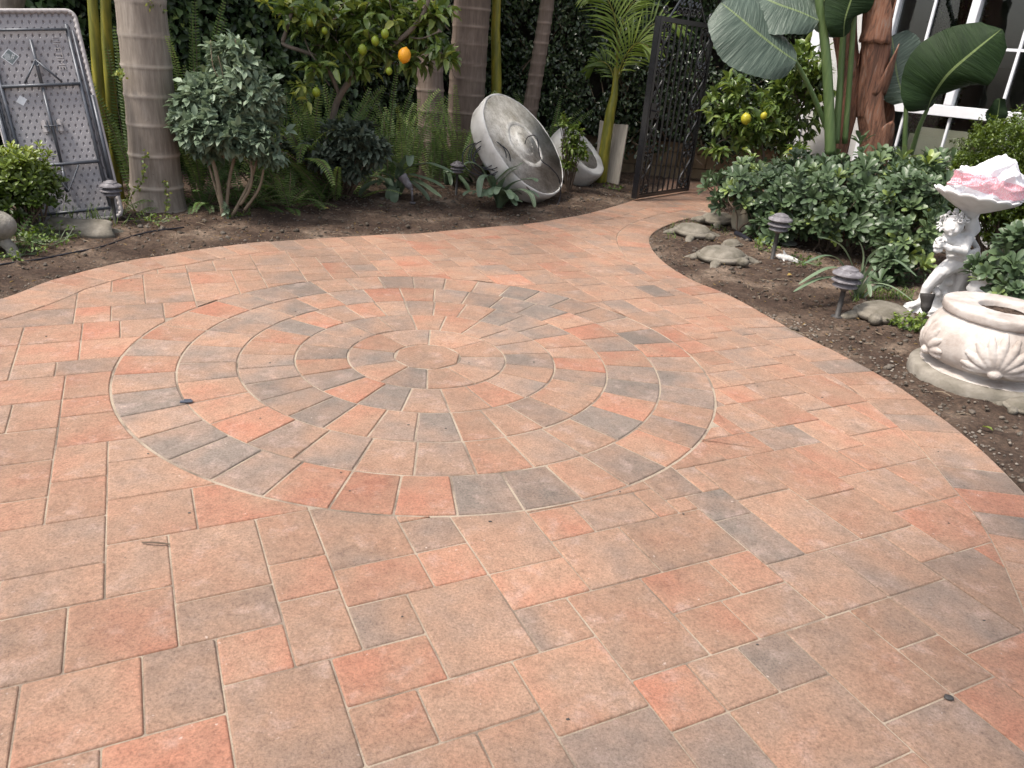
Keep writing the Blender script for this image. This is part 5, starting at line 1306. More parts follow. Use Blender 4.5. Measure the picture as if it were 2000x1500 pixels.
# climbing vine on the thick trunk
lv = Leaves('oval'); st = MB(); g0 = G(290, 420); tc_ = Vector((g0.x, g0.y + .12, 0))
def on_trunk(px, py):
    d = ray(px, py); o = Vector((0, 0, CAM_H)); r = .235 + .06 * math.exp(-(0.1) / .22)
    # nearest intersection with a vertical cylinder
    r = .225; z_guess = .3
    for _ in range(3):
        a = d.x ** 2 + d.y ** 2; bb = 2 * (d.x * (o.x - tc_.x) + d.y * (o.y - tc_.y)); c_ = (o.x - tc_.x) ** 2 + (o.y - tc_.y) ** 2 - r * r; D = bb * bb - 4 * a * c_
        if D < 0: return None
        t_ = (-bb - sqrt(D)) / (2 * a); p = o + d * t_; r = .222 + .065 * math.exp(-max(p.z, 0) / .22)
    return p
for path in ([(262, 440), (262, 410), (255, 385), (275, 360), (282, 330), (283, 298)], [(300, 438), (320, 420), (326, 390), (322, 350)], [(232, 150), (236, 140), (244, 146)], [(248, 440), (242, 415), (252, 395)], [(285, 10), (300, 4), (312, 18)]):
    pts = [on_trunk(*q) for q in path]; pts = [p for p in pts if p]
    if len(pts) < 2: continue
    sp_ = smooth_path(pts, 5); tube(st, sp_, .003, 4)
    for p in sp_:
        for k in range(3):
            q = p + rand_dir() * .025; o_ = (p - tc_); o_.z = 0; o_.normalize()
            lv.add(q + o_ * .012, rand_dir() + Vector((0, 0, -.3)) + o_ * .3, o_ + rand_dir() * .4, R_(.022, .04), R_(.016, .026), R_(.5, 1))
t = thing('climbing_vine', 'small-leaved yellow-green vine creeping up the thick grey palm trunk', 'vine', tc_)
o = lv.build('leaves', L_lemon, t); o.location = -tc_; o = st.build('stems', M_twig, t); o.location = -tc_
# ================================================================== FERNS
def fern(px, py, label, n, L, up=(60, 88), az=None, tint=.45, dY=0.0, seed=0, leafL=.042, z0=0.0, droop=.9):
    p = G(px, py); p.y += dY; p.z = z0; t = thing('sword_fern', label, 'fern', p, 'sword ferns in the back bed'); st = MB(); lv = Leaves('hex')
    for k in range(max(5, int(n * .55))):
        a = R_(0, 2 * pi) if az is None else radians(R_(*az)); el = radians(R_(*up)); b0 = Vector((R_(-.06, .06), R_(-.06, .06), 0))
        LL = L * R_(.7, 1.25)
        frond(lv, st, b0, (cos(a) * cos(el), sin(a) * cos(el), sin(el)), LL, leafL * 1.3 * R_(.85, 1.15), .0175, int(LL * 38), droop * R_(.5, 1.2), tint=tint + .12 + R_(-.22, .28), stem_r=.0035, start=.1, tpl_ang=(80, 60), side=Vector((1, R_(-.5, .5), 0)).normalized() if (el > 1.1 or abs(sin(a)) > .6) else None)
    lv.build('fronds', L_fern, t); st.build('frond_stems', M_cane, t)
fern(215, 430, 'tall fern between the folding table and the thick grey trunk', 16, 1.35, (74, 88), tint=.4, dY=.55, leafL=.055)
fern(655, 398, 'upright fern hiding the foot of the left lemon tree', 30, 1.0, (60, 86), tint=.5, dY=.15, leafL=.055)
fern(348, 418, 'tall upright fern just right of the thick grey trunk', 26, 1.5, (72, 88), tint=.5, dY=.5, leafL=.055)
fern(350, 420, 'low arching fern at the right foot of the thick grey trunk', 16, .6, (20, 70), tint=.45, dY=.2, leafL=.05)
fern(515, 410, 'fern behind the right side of the pale rose bush', 16, 1.1, (66, 86), tint=.4, dY=.7, leafL=.05)
fern(585, 408, 'dense tall fern with a fountain of fronds in the middle of the bed', 34, 1.05, (60, 88), tint=.55, dY=.35, leafL=.055)
fern(598, 405, 'bright fern with fronds arching down over the dark bush', 26, .62, (15, 75), tint=.7, dY=.0, leafL=.055, z0=.42, droop=2.2)
fern(640, 405, 'arching fern right of the tallest middle fern', 20, .85, (35, 80), tint=.5, dY=.1, leafL=.055)
fern(740, 385, 'upright fern under the lemon branch above the dark bush', 14, 1.1, (72, 88), tint=.5, dY=.5, leafL=.05)
fern(790, 380, 'yellowish upright fern left of the middle grey trunk', 16, .9, (70, 88), tint=.65, dY=.3, leafL=.05)
fern(850, 365, 'fern at the foot of the middle grey trunk', 16, .85, (62, 88), tint=.5, dY=-.1, leafL=.05)
fern(895, 368, 'tall fern between the middle trunk and the big basin', 26, 1.05, (62, 86), tint=.55, dY=-.05, leafL=.05)
fern(700, 400, 'low drooping fern at the front of the dark bush', 12, .6, (15, 55), tint=.5, dY=.1)
fern(1005, 300, 'fern standing behind the top of the big basin', 14, .85, (65, 85), tint=.45, dY=-3.0, leafL=.05)
fern(1062, 320, 'fern right of the slim brown trunk behind the big basin', 14, .95, (60, 82), tint=.5, dY=-1.3, leafL=.05)
fern(1100, 340, 'small fern between the big basin and the smaller bowl', 10, .5, (35, 80), tint=.5, dY=-.1)
fern(22, 470, 'small fern beside the concrete ornament at the left edge', 10, .34, (30, 80), tint=.6, leafL=.03)
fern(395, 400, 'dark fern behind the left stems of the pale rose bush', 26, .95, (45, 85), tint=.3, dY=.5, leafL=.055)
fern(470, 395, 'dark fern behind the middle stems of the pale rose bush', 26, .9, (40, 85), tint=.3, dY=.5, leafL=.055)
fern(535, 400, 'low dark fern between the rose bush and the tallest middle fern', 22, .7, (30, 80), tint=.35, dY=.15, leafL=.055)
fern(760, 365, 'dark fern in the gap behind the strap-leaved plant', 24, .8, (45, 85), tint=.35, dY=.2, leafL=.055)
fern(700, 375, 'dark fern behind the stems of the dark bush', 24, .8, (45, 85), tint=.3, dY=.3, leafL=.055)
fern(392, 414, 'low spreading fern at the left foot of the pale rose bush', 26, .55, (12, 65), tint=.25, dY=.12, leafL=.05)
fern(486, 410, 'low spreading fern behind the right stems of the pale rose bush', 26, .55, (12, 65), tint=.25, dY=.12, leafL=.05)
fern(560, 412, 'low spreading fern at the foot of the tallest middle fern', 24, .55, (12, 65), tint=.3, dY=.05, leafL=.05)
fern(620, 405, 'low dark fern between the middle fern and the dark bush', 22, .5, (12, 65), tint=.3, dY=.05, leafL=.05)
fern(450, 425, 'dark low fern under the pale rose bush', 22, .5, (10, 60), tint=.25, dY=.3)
# ================================================================== SHRUB HELPERS
def limb(mb, a, b2, r0, r1, bend=.1, n=5):
    a = Vector(a); b2 = Vector(b2); L = (b2 - a).length; pts = [a]
    for i in range(1, n): pts.append(a.lerp(b2, i / n) + rand_dir() * bend * L * .35)
    pts.append(b2); P_ = smooth_path(pts, 3); tube(mb, P_, lerp_list([r0, r1], len(P_)), 7)
def tips_ellipsoid(c, r, n, inner=.55, zmin=None, clump=3.0, seed=0, thr=-.25):
    out = []; tries = 0
    while len(out) < n and tries < n * 20:
        tries += 1; d = rand_dir(); q = R_(inner, 1.0) * (1 + .38 * noise.noise(d * clump + Vector((seed, 0, 0))))
        p = Vector((c[0] + d.x * r[0] * q, c[1] + d.y * r[1] * q, c[2] + d.z * r[2] * q))
        if zmin is not None and p.z < zmin: continue
        if noise.noise(p * 5 + Vector((seed, 2, 1))) < thr: continue
        out.append((p, d, q))
    return out
def spray(lv, p, axis, n, L, w, spread=.9, tint=.5, along=.1):
    axis = axis.normalized()
    for k in range(n):
        d = (axis * .5 + rand_dir() * spread).normalized(); q = p - axis * R_(0, along)
        lv.add(q, d + Vector((0, 0, -.15)), Vector((0, 0, 1)) + rand_dir() * .6, L * R_(.7, 1.15), w * R_(.85, 1.1), min(1, max(0, tint + R_(-.18, .18))))
def whorl(lv, p, axis, n, L, w, tint, el=62):
    axis = axis.normalized(); s_ = axis.orthogonal().normalized(); b_ = axis.cross(s_); ph = R_(0, 6)
    for k in range(n):
        a = ph + k * 2.4; e = radians(el * (.45 + .75 * k / n)); d = axis * cos(e) + (s_ * cos(a) + b_ * sin(a)) * sin(e)
        lv.add(p, d + rand_dir() * .08, axis * sin(e) - (s_ * cos(a) + b_ * sin(a)) * cos(e) + axis * .3, L * R_(.8, 1.1), w * R_(.9, 1.1), min(1, max(0, tint + R_(-.1, .1))))
# ---- pale rose bush
rb = G(440, 428); rc = W(440, 195, rb.y + .05)
t = thing('rose_bush', 'rounded rose bush with blue-green leaves in front of the ferns', 'bush', (rb.x, rb.y, 0)); off = Vector((rb.x, rb.y, 0))
lv = Leaves('oval'); st = MB()
blobs = [(W(455, 130, rb.y), (.21, .2, .24)), (W(400, 200, rb.y), (.28, .22, .2)), (W(490, 195, rb.y), (.23, .22, .24)), (W(440, 250, rb.y - .05), (.42, .28, .19)), (W(385, 250, rb.y), (.22, .2, .14)), (W(505, 255, rb.y), (.15, .18, .17)), (W(447, 98, rb.y), (.1, .1, .08)), (W(405, 292, rb.y), (.13, .14, .07)), (W(520, 298, rb.y - .05), (.15, .14, .09)), (W(470, 285, rb.y - .1), (.2, .14, .06)), (W(372, 215, rb.y), (.12, .12, .1)), (W(395, 165, rb.y), (.1, .1, .07))]
for i, (c, r) in enumerate(blobs):
    c = c - off
    for p, d, q in tips_ellipsoid(c, r, int(500 * r[0] * r[2] / .06), .35, seed=i, thr=-.10):
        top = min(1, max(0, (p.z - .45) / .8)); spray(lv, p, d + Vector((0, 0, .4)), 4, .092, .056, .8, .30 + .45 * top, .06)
for k in range(5):
    for (x, y) in [(440, 385 + 10 * k)]: pass
lv2p = W(440, 400, rb.y - .1) - off
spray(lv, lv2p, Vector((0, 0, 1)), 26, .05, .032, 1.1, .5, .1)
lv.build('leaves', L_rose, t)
for (x0, y0, x1, y1, x2, y2, r) in ((437, 425, 420, 330, 392, 255, .022), (440, 425, 450, 340, 470, 260, .018), (455, 420, 490, 350, 510, 280, .016), (478, 410, 505, 370, 515, 330, .014), (437, 420, 400, 300, 380, 270, .013), (470, 400, 492, 350, 480, 250, .014)):
    P_ = smooth_path([W(x0, y0, rb.y) - off, W(x1, y1, rb.y + R_(-.05, .08)) - off, W(x2, y2, rb.y) - off], 6); tube(st, P_, lerp_list([r, r * .6], len(P_)), 8)
for i in range(26):
    c, r = blobs[i % len(blobs)]; c = c - off; limb(st, W(440, 290, rb.y) - off + rand_dir() * .08, c + rand_dir() * .15, .007, .003)
st.build('canes', M_cane, t, smooth=True)
# ---- dark bush
rb = G(665, 395); off = Vector((rb.x, rb.y, 0))
t = thing('rose_bush', 'low dark-leaved bush between the tallest fern and the strap leaves', 'bush', off); lv = Leaves('oval'); st = MB()
blobs = [(W(690, 272, rb.y - .3), (.30, .22, .19)), (W(650, 305, rb.y - .3), (.30, .22, .14)), (W(722, 290, rb.y - .3), (.2, .2, .15)), (W(578, 285, rb.y - .3), (.17, .15, .08)), (W(685, 330, rb.y - .3), (.16, .15, .1))]
for i, (c, r) in enumerate(blobs):
    c = c - off
    for p, d, q in tips_ellipsoid(c, r, int(620 * r[0] * r[2] / .06), .35, seed=i + 20): spray(lv, p, d + Vector((0, 0, .4)), 4, .085, .05, .8, .55, .05)
    for k in range(8): limb(st, Vector((R_(-.08, .08), R_(-.05, .05), 0)), c + rand_dir() * .15, .009, .003)
lv.build('leaves', L_rosed, t); st.build('canes', M_twig, t, smooth=True)
# ---- lemon tree, left
LY = 7.35; lb = G(672, 405); off = Vector((lb.x, LY + .25, 0))
t = thing('lemon_tree', 'lemon tree spreading over the ferns left of the middle palm trunks', 'lemon tree', off); lv = Leaves('oval'); st = MB()
def lw(x, y, d=0.0): return W(x, y, LY + d) - off
tr = MB(); P_ = smooth_path([Vector((0, 0, -.05)), lw(655, 300, .2), lw(650, 235, .15), lw(665, 185, .1), lw(700, 140, .05), lw(735, 108, 0), lw(790, 70, -.05), lw(830, 20, -.1), lw(850, -60, -.1)], 5); tube(tr, P_, lerp_list([.036, .032, .028, .022, .014], len(P_)), 10)
tr.build('trunk', M_branch, t, smooth=True)
P_ = smooth_path([lw(665, 190, .1), lw(640, 135, .1), lw(612, 108, .05), lw(560, 90, .0), lw(552, 82, 0)], 5); tube(st, P_, lerp_list([.02, .017], len(P_)), 8)
P_ = smooth_path([lw(552, 82, 0), lw(562, 50, 0), lw(570, 15, 0), lw(560, -10, 0), lw(520, -40, 0)], 5); tube(st, P_, lerp_list([.019, .014], len(P_)), 8)
for a in ((700, 140, 640, 60), (735, 108, 720, 20), (790, 70, 860, 60), (735, 108, 800, 130), (640, 135, 590, 60), (760, 90, 760, 0), (820, 40, 880, 110), (830, 30, 880, 10)):
    P_ = smooth_path([lw(a[0], a[1]), lw((a[0] + a[2]) / 2 + R_(-10, 10), (a[1] + a[3]) / 2 + R_(-10, 10), R_(-.1, .1)), lw(a[2], a[3], R_(-.15, .1))], 5); tube(st, P_, lerp_list([.010, .004], len(P_)), 6)
lem = [(600, 40, 50, 38), (650, 80, 60, 40), (700, 30, 70, 45), (760, 20, 70, 40), (820, 60, 50, 45), (740, 85, 60, 40), (850, 25, 40, 40), (640, 25, 50, 35), (880, 115, 26, 16), (800, 120, 45, 22), (690, 130, 50, 25), (560, 10, 40, 30), (860, 90, 30, 20), (620, 130, 30, 20), (590, 170, 22, 12)]
for i, (x, y, rx, ry) in enumerate(lem):
    c = lw(x, y, R_(-.12, .12)); rx /= 195; ry /= 195; n = int(1000 * rx * ry)
    for p, d, q in tips_ellipsoid(c, (rx, .28, ry), n, .1, seed=i + 40, thr=-.22):
        spray(lv, p, d + Vector((0, -.2, .1)), 3, .145, .064, .9, .42 + .35 * R_(-.5, 1) + (.1 if y < 60 else 0), .06)
        if R_(0, 1) < .25: limb(st, p, p - d * .18 + Vector((0, 0, -.05)), .003, .005, n=3)
for x, y in ((600, 200), (590, 172), (575, 190)):
    spray(lv, lw(x, y, -.3), Vector((0, -.3, -.6)), 4, .13, .055, .6, .8, .04)
lv.build('leaves', L_lemon, t); st.build('branches', M_branch, t, smooth=True)
def fruit_mat(nm, c0, c1): return pmat(nm, [(0, c0), (1, c1)], 6, .42, .25, 140, .002)
F_green = fruit_mat('green_fruit', (.10, .16, .01), (.22, .26, .02)); F_yel = fruit_mat('yellow_fruit', (.27, .25, .015), (.42, .37, .03)); F_or = fruit_mat('orange_fruit', (.62, .24, .01), (.75, .36, .02))
def lemon(px, py, Y, r, mat, parent, off, lab, long=1.2):
    mb = MB(); prof = []
    for k in range(13):
        th = pi * k / 12; z = -cos(th) * long; rr = sin(th); 
        if k in (0, 12): rr = .06; z *= 1.1
        prof.append((rr * r, z * r))
    lathe(mb, prof, 20, Matrix.Rotation(R_(-.3, .3), 4, 'Y')); o = mb.build('lemon', mat, parent, smooth=True); o.location = W(px, py, Y) - off; o['label'] = lab; return o
for (x, y, r, mt_, lab) in ((606, 42, .036, F_green, 'yellow-green lemon'), (708, 97, .038, F_green, 'green lemon'), (733, 80, .034, F_green, 'green lemon'), (752, 66, .034, F_green, 'green lemon'), (790, 108, .055, F_or, 'orange overripe split lemon'), (760, 139, .028, F_green, 'small green lemon'), (618, 180, .036, F_green, 'shaded green lemon'), (634, 60, .025, F_green, 'small green lemon'), (1, 1, 0, None, '')):
    if r: lemon(x, y, LY - .32, r, mt_, t, off, lab, 1.15)
# ---- lemon tree, right, in front of house corner
LY2 = 8.75; lb = W(1480, 400, LY2); off = Vector((lb.x, LY2, 0)); lw = lambda x, y, d=0.0: W(x, y, LY2 + d) - off
t = thing('lemon_tree', 'small lemon tree with yellow fruit between the gate and the house corner', 'lemon tree', off); lv = Leaves('oval'); st = MB()
for i, (x, y, rx, ry) in enumerate([(1440, 180, 35, 45), (1480, 230, 55, 45), (1530, 170, 40, 60), (1560, 120, 35, 50), (1580, 200, 40, 60), (1460, 270, 45, 30), (1530, 250, 50, 40), (1420, 225, 30, 35), (1400, 290, 30, 16), (1550, 290, 35, 25), (1600, 150, 30, 60), (1390, 200, 14, 30)]):
    c = lw(x, y, R_(-.15, .15)); rx /= 165; ry /= 165
    for p, d, q in tips_ellipsoid(c, (rx, .3, ry), int(1000 * rx * ry), .1, seed=i + 60, thr=-.22):
        spray(lv, p, d + Vector((0, -.2, .1)), 3, .125, .062, .9, .38 + .3 * R_(-.5, 1), .06)
tr = MB()
for a in ((1500, 400, 1495, 330, 1480, 250), (1500, 395, 1530, 300, 1570, 200), (1490, 330, 1440, 260, 1400, 200)):
    P_ = smooth_path([lw(a[0], a[1]), lw(a[2], a[3], .1), lw(a[4], a[5])], 5); tube(tr, P_, lerp_list([.035, .012], len(P_)), 8)
tr.build('trunk', M_branch, t, smooth=True)
for a in ((1480, 260, 1440, 180), (1560, 210, 1540, 120), (1440, 260, 1385, 290), (1570, 200, 1590, 120)): limb(st, lw(a[0], a[1]), lw(a[2], a[3]), .01, .004)
lv.build('leaves', L_lemon, t); st.build('branches', M_branch, t, smooth=True)
for (x, y, r) in ((1457, 232, .052), (1492, 226, .034), (1544, 297, .038)): lemon(x, y, LY2 - .38, r, F_yel, t, off, 'yellow lemon', 1.1)
# ================================================================== BIRD OF PARADISE (big leaves, red-brown trunks)
M_redbark = pmat('shaggy_red_bark', [(0, (.05, .028, .02)), (.35, (.12, .06, .04)), (.6, (.24, .11, .065)), (.8, (.22, .16, .13)), (1, (.33, .27, .23))], 5, .8, .8, 30, .008, squash=(6, 6, .8), dist=1.0)
M_petiole = pmat('green_petiole', [(0, (.05, .085, .03)), (.6, (.09, .14, .05)), (1, (.16, .2, .09))], 6, .42, .15, 60, squash=(5, 5, .5))
def banana_mat(nm, stops, rough=.4):
    mt, nt, b, out = _new(nm); at = nt.nodes.new('ShaderNodeAttribute'); at.attribute_name = 'lt'; sp = nt.nodes.new('ShaderNodeSeparateColor'); nt.links.new(at.outputs['Color'], sp.inputs[0])
    cv = nt.nodes.new('ShaderNodeCombineXYZ'); nt.links.new(_math(nt, 'MULTIPLY', sp.outputs[0], 60.), cv.inputs[0]); nt.links.new(_math(nt, 'MULTIPLY', sp.outputs[1], 1.5), cv.inputs[1]); nt.links.new(sp.outputs[2], cv.inputs[2])
    f = _noise(nt, cv.outputs[0], 1.0, 4, .6); col = _ramp(nt, f, stops)
    mid = _math(nt, 'LESS_THAN', sp.outputs[1], .035); col = _mix(nt, _math(nt, 'MULTIPLY', mid, .7), col, (.2, .26, .1))
    nt.links.new(col, b.inputs['Base Color']); b.inputs['Roughness'].default_value = rough; _spec(b, .5 if rough < .5 else .2); _bump(nt, b, f, .9, .012)
    tr = nt.nodes.new('ShaderNodeBsdfTranslucent'); nt.links.new(col, tr.inputs[0]); mx = nt.nodes.new('ShaderNodeMixShader'); mx.inputs[0].default_value = .15
    nt.links.new(b.outputs[0], mx.inputs[1]); nt.links.new(tr.outputs[0], mx.inputs[2]); nt.links.new(mx.outputs[0], out.inputs[0]); return mt
L_bop = banana_mat('paradise_leaf', [(.25, (.036, .058, .042)), (.5, (.070, .10, .074)), (.75, (.14, .18, .14))])
L_bopd = banana_mat('dark_paradise_leaf', rough=.6, stops=[(.25, (.006, .017, .004)), (.5, (.011, .026, .006)), (.75, (.018, .038, .010))])
def big_leaf(parent, off, mid_pts, widthL, widthR, mat, curl=.15, view=Vector((0, -.8, .6)), name='leaf', cup=0.0):
    P_ = smooth_path([Vector(p) - off for p in mid_pts], 10); n = len(P_) - 1; m_ = 10; vs = []; at = []
    for i, p in enumerate(P_):
        t_ = i / n; td = (P_[min(i + 1, n)] - P_[max(i - 1, 0)]).normalized(); s_ = td.cross(view).normalized(); up = s_.cross(td).normalized()
        prof = (sin(pi * min(1, t_ * .93 + .06)) ** .62) * (1 if t_ < .9 else (1 - (t_ - .9) * 6)); prof = max(prof, .02)
        for j in range(-m_, m_ + 1):
            u = j / m_; w = (widthR if u > 0 else widthL) * prof
            rip = .006 * sin(t_ * 95 + abs(u) * 4) * abs(u) + .015 * sin(t_ * 13 + 2 * u) * abs(u)
            vs.append(p + s_ * (u * w) + up * (-curl * w * u * u * 1.2 + cup * abs(u) * w + rip) + td * abs(u) * w * .25); at.append((t_, abs(u), .5 + .5 * (1 if u > 0 else 0), 1))
    k = 2 * m_ + 1; mb = MB(); mb.add(vs, [(i * k + j, i * k + j + 1, (i + 1) * k + j + 1, (i + 1) * k + j) for i in range(n) for j in range(2 * m_)])
    o = mb.build(name, mat, parent, smooth=True); ca = o.data.color_attributes.new('lt', 'FLOAT_COLOR', 'POINT'); ca.data.foreach_set('color', np.array(at, np.float32).reshape(-1)); return o
BY = 7.6; bb0 = W(1705, 330, BY); off = Vector((bb0.x, BY, 0)); bw_ = lambda x, y, d=0.0: W(x, y, BY + d)
bop = thing('giant_bird_of_paradise', 'giant bird of paradise with huge paddle leaves and shaggy red-brown trunk by the window', 'tree', off)
mb = MB(); pts = [off + Vector((0, 0, -.03)), bw_(1706, 300), bw_(1700, 200), bw_(1708, 100), bw_(1712, 0), bw_(1718, -200)]; P_ = smooth_path([p - off for p in pts], 10); R0 = lerp_list([.15, .13, .12, .12, .115, .11], len(P_)); vs = []; n = 40
for i, p in enumerate(P_):
    for k in range(n):
        a = 2 * pi * k / n; q = noise.noise((cos(a) * 1.6, sin(a) * 1.6, p.z * 2.2)); rr = R0[i] * (1 + .22 * q + .10 * noise.noise((cos(a) * 5, sin(a) * 5, p.z * 1.3)))
        vs.append(p + Vector((cos(a) * rr, sin(a) * rr, 0)))
mb.add(vs, [(i * n + k, i * n + (k + 1) % n, (i + 1) * n + (k + 1) % n, (i + 1) * n + k) for i in range(len(P_) - 1) for k in range(n)]); mb.build('trunk', M_redbark, bop, smooth=True)
# dry leaf sheaths clasping the trunk
for k in range(12):
    z = .12 + k * .21; a0 = k * 2.4 + 3.9; mb = MB(); vs = []; ns, nt_ = 10, 12
    i_ = min(len(P_) - 1, int(np.argmin([abs(p.z - z) for p in P_]))); c = P_[i_]
    for i in range(nt_ + 1):
        tt = i / nt_; wa = 1.25 * (1 - tt) ** .7 + .06; r_ = .135 + .010 * tt + .006 * sin(tt * 5 + k)
        for j in range(ns + 1):
            a = a0 + (j / ns - .5) * 2 * wa; vs.append(Vector((c.x + r_ * cos(a), c.y + r_ * sin(a), z + .42 * tt + .01 * sin(a * 9))))
    mb.add(vs, [(i * (ns + 1) + j, i * (ns + 1) + j + 1, (i + 1) * (ns + 1) + j + 1, (i + 1) * (ns + 1) + j) for i in range(nt_) for j in range(ns)])
    o = mb.build('leaf_sheath', M_redbark, bop, smooth=True); md = o.modifiers.new('t', 'SOLIDIFY'); md.thickness = .008
mb = MB(); P2 = smooth_path([off + Vector((-.33, .12, -.03)) - off, bw_(1655, 200, .12) - off, bw_(1650, 60, .12) - off, bw_(1648, -80, .12) - off], 8); vs = []
for i, p in enumerate(P2):
    for k in range(24):
        a = 2 * pi * k / 24; rr = .10 * (1 + .25 * noise.noise((cos(a) * 1.6 + 9, sin(a) * 1.6, p.z * 3))); vs.append(p + Vector((cos(a) * rr, sin(a) * rr, 0)))
mb.add(vs, [(i * 24 + k, i * 24 + (k + 1) % 24, (i + 1) * 24 + (k + 1) % 24, (i + 1) * 24 + k) for i in range(len(P2) - 1) for k in range(24)]); mb.build('trunk', M_redbark, bop, smooth=True)
def petiole(pts, r0, r1):
    mb = MB(); P_ = smooth_path([p - off for p in pts], 6); tube(mb, P_, lerp_list([r0, r1], len(P_)), 10); mb.build('leaf_stalk', M_petiole, bop, smooth=True)
petiole([bw_(1622, 300, -.2), bw_(1620, 230, -.2), bw_(1615, 130, -.2), bw_(1608, 60, -.2), bw_(1596, -20, -.2), bw_(1585, -70, -.2)], .05, .03)
petiole([bw_(1614, 250, -.15), bw_(1590, 190, -.22), bw_(1565, 140, -.3), bw_(1552, 118, -.35)], .024, .016)
petiole([bw_(1632, 280, -.1), bw_(1640, 180, -.1), bw_(1648, 60, -.1), bw_(1655, 20, -.1)], .035, .02)
petiole([bw_(1650, 280, -.1), bw_(1660, 150, -.15), bw_(1668, 40, -.2), bw_(1675, -10, -.2)], .026, .018)
petiole([bw_(1765, 330, -.1), bw_(1768, 260, -.12), bw_(1770, 200, -.12)], .026, .018)
petiole([bw_(1780, 300, -.1), bw_(1795, 250, -.2), bw_(1812, 212, -.25)], .024, .016)
big_leaf(bop, off, [bw_(1556, 120, -.36), bw_(1520, 95, -.42), bw_(1478, 62, -.46), bw_(1440, 30, -.46), bw_(1408, 5, -.42)], .36, .30, L_bop, .18)
big_leaf(bop, off, [bw_(1600, 40, -.22), bw_(1560, 22, -.24), bw_(1520, 8, -.26), bw_(1480, -10, -.22), bw_(1440, -30, -.2)], .28, .28, L_bop, .1)
big_leaf(bop, off, [bw_(1648, 72, -.25), bw_(1650, 40, -.3), bw_(1662, 0, -.3), bw_(1676, -40, -.3), bw_(1690, -85, -.3)], .20, .20, L_bopd, .2)
big_leaf(bop, off, [bw_(1604, 10, -.1), bw_(1620, -15, -.1), bw_(1650, -50, -.1), bw_(1690, -80, -.1)], .22, .22, L_bopd, .2)
big_leaf(bop, off, [bw_(1768, 200, -.05), bw_(1755, 160, -.02), bw_(1748, 120, .0), bw_(1745, 95, .0), bw_(1742, 70, 0)], .26, .32, L_bop, .15)
big_leaf(bop, off, [bw_(1812, 214, -.28), bw_(1822, 188, -.36), bw_(1852, 145, -.46), bw_(1900, 102, -.53), bw_(1956, 57, -.52)], .34, .30, L_bopd, .25)
big_leaf(bop, off, [bw_(1650, 60, .1), bw_(1590, -10, .1), bw_(1540, -60, .1), bw_(1500, -100, .1)], .3, .3, L_bop, .1)
bp2 = W(1945, 330, 6.9); off2 = Vector((bp2.x, 6.9, 0))
bop2 = thing('young_paradise_plant', 'young upright yellow-green leaf standing above the clipped green hedge at right', 'plant', off2)
big_leaf(bop2, off2, [W(1942, 262, 6.9), W(1945, 240, 6.9), W(1950, 215, 6.9), W(1953, 192, 6.9)], .09, .09, L_bopd, .1)
mb = MB(); tube(mb, [Vector((0, 0, 0)), W(1942, 260, 6.9) - off2], .012, 8); mb.build('stalk', M_petiole, bop2)
# ================================================================== PITTOSPORUM SHRUBS
def pitt(base, blobs, label, nw, L=.085, name='pittosporum_bush', seedo=0, nl=9, stems=14, drop_=-.10):
    off = Vector((base.x, base.y, 0)); t = thing(name, label, 'bush', off, 'round-leaved bushes'); lv = Leaves('obov'); st = MB()
    tot = sum(r[0] * r[2] for c, r in blobs)
    for i, (c, r) in enumerate(blobs):
        c = c - off + Vector((0, 0, drop_)); r = (r[0], r[1], r[2] * .95)
        for p, d, q in tips_ellipsoid(c, r, int(nw * r[0] * r[2] / tot), .6, zmin=.04, seed=i + seedo, thr=-.34):
            ax = (d * .7 + Vector((0, -.25, .75)) + rand_dir() * .35)
            whorl(lv, p, ax, nl + int(R_(-2, 2)), L * (sc_ := R_(.5, 1.18)), L * .36 * (.4 + .6 * sc_), (.40 if R_(0, 1) < .84 else .85) + R_(-.14, .14))
            if R_(0, 1) < .35: limb(st, p, p - ax.normalized() * .12, .0035, .004, n=2)
    for k in range(stems):
        c, r = blobs[k % len(blobs)]; c = c - off; b0 = Vector((c.x * .75 + R_(-.08, .08), R_(-.05, .15), -.01)); limb(st, b0, c + Vector((R_(-r[0], r[0]) * .7, R_(-.2, .1), 0)), R_(.009, .017), .005, .25)
    lv.build('leaves', L_pitt, t); st.build('branches', M_twig, t, smooth=True); return t
q = lambda x, y, Y: W(x, y, Y)
pitt(W(1535, 470, 7.25), [(q(1470, 345, 7.6), (.38, .4, .22)), (q(1440, 372, 7.5), (.24, .25, .12)), (q(1550, 360, 7.3), (.38, .4, .26)), (q(1550, 400, 7.15), (.30, .3, .20)), (q(1515, 430, 7.1), (.2, .22, .14)), (q(1590, 320, 7.5), (.34, .3, .18)), (q(1490, 318, 7.9), (.25, .25, .12))], 'dense round-leaved bush spreading beside the beige vase', 420, .12, seedo=100)
pitt(W(1665, 480, 6.9), [(q(1620, 355, 6.95), (.36, .4, .26)), (q(1690, 345, 7.0), (.36, .4, .26)), (q(1660, 400, 6.75), (.34, .35, .22)), (q(1730, 420, 6.6), (.26, .35, .26)), (q(1700, 300, 7.1), (.3, .3, .14)), (q(1605, 420, 6.85), (.2, .25, .12))], 'tallest mass of the round-leaved bushes, below the red-brown trunk', 400, .125, seedo=120)
pitt(W(1785, 500, 6.35), [(q(1790, 350, 6.3), (.26, .35, .24)), (q(1780, 420, 6.1), (.24, .3, .24)), (q(1800, 335, 6.6), (.24, .3, .14)), (q(1770, 480, 5.9), (.16, .2, .12)), (q(1850, 300, 6.7), (.16, .2, .08)), (q(1750, 530, 5.8), (.12, .15, .07))], 'round-leaved bush just left of the cherub statue', 300, .12, seedo=140)
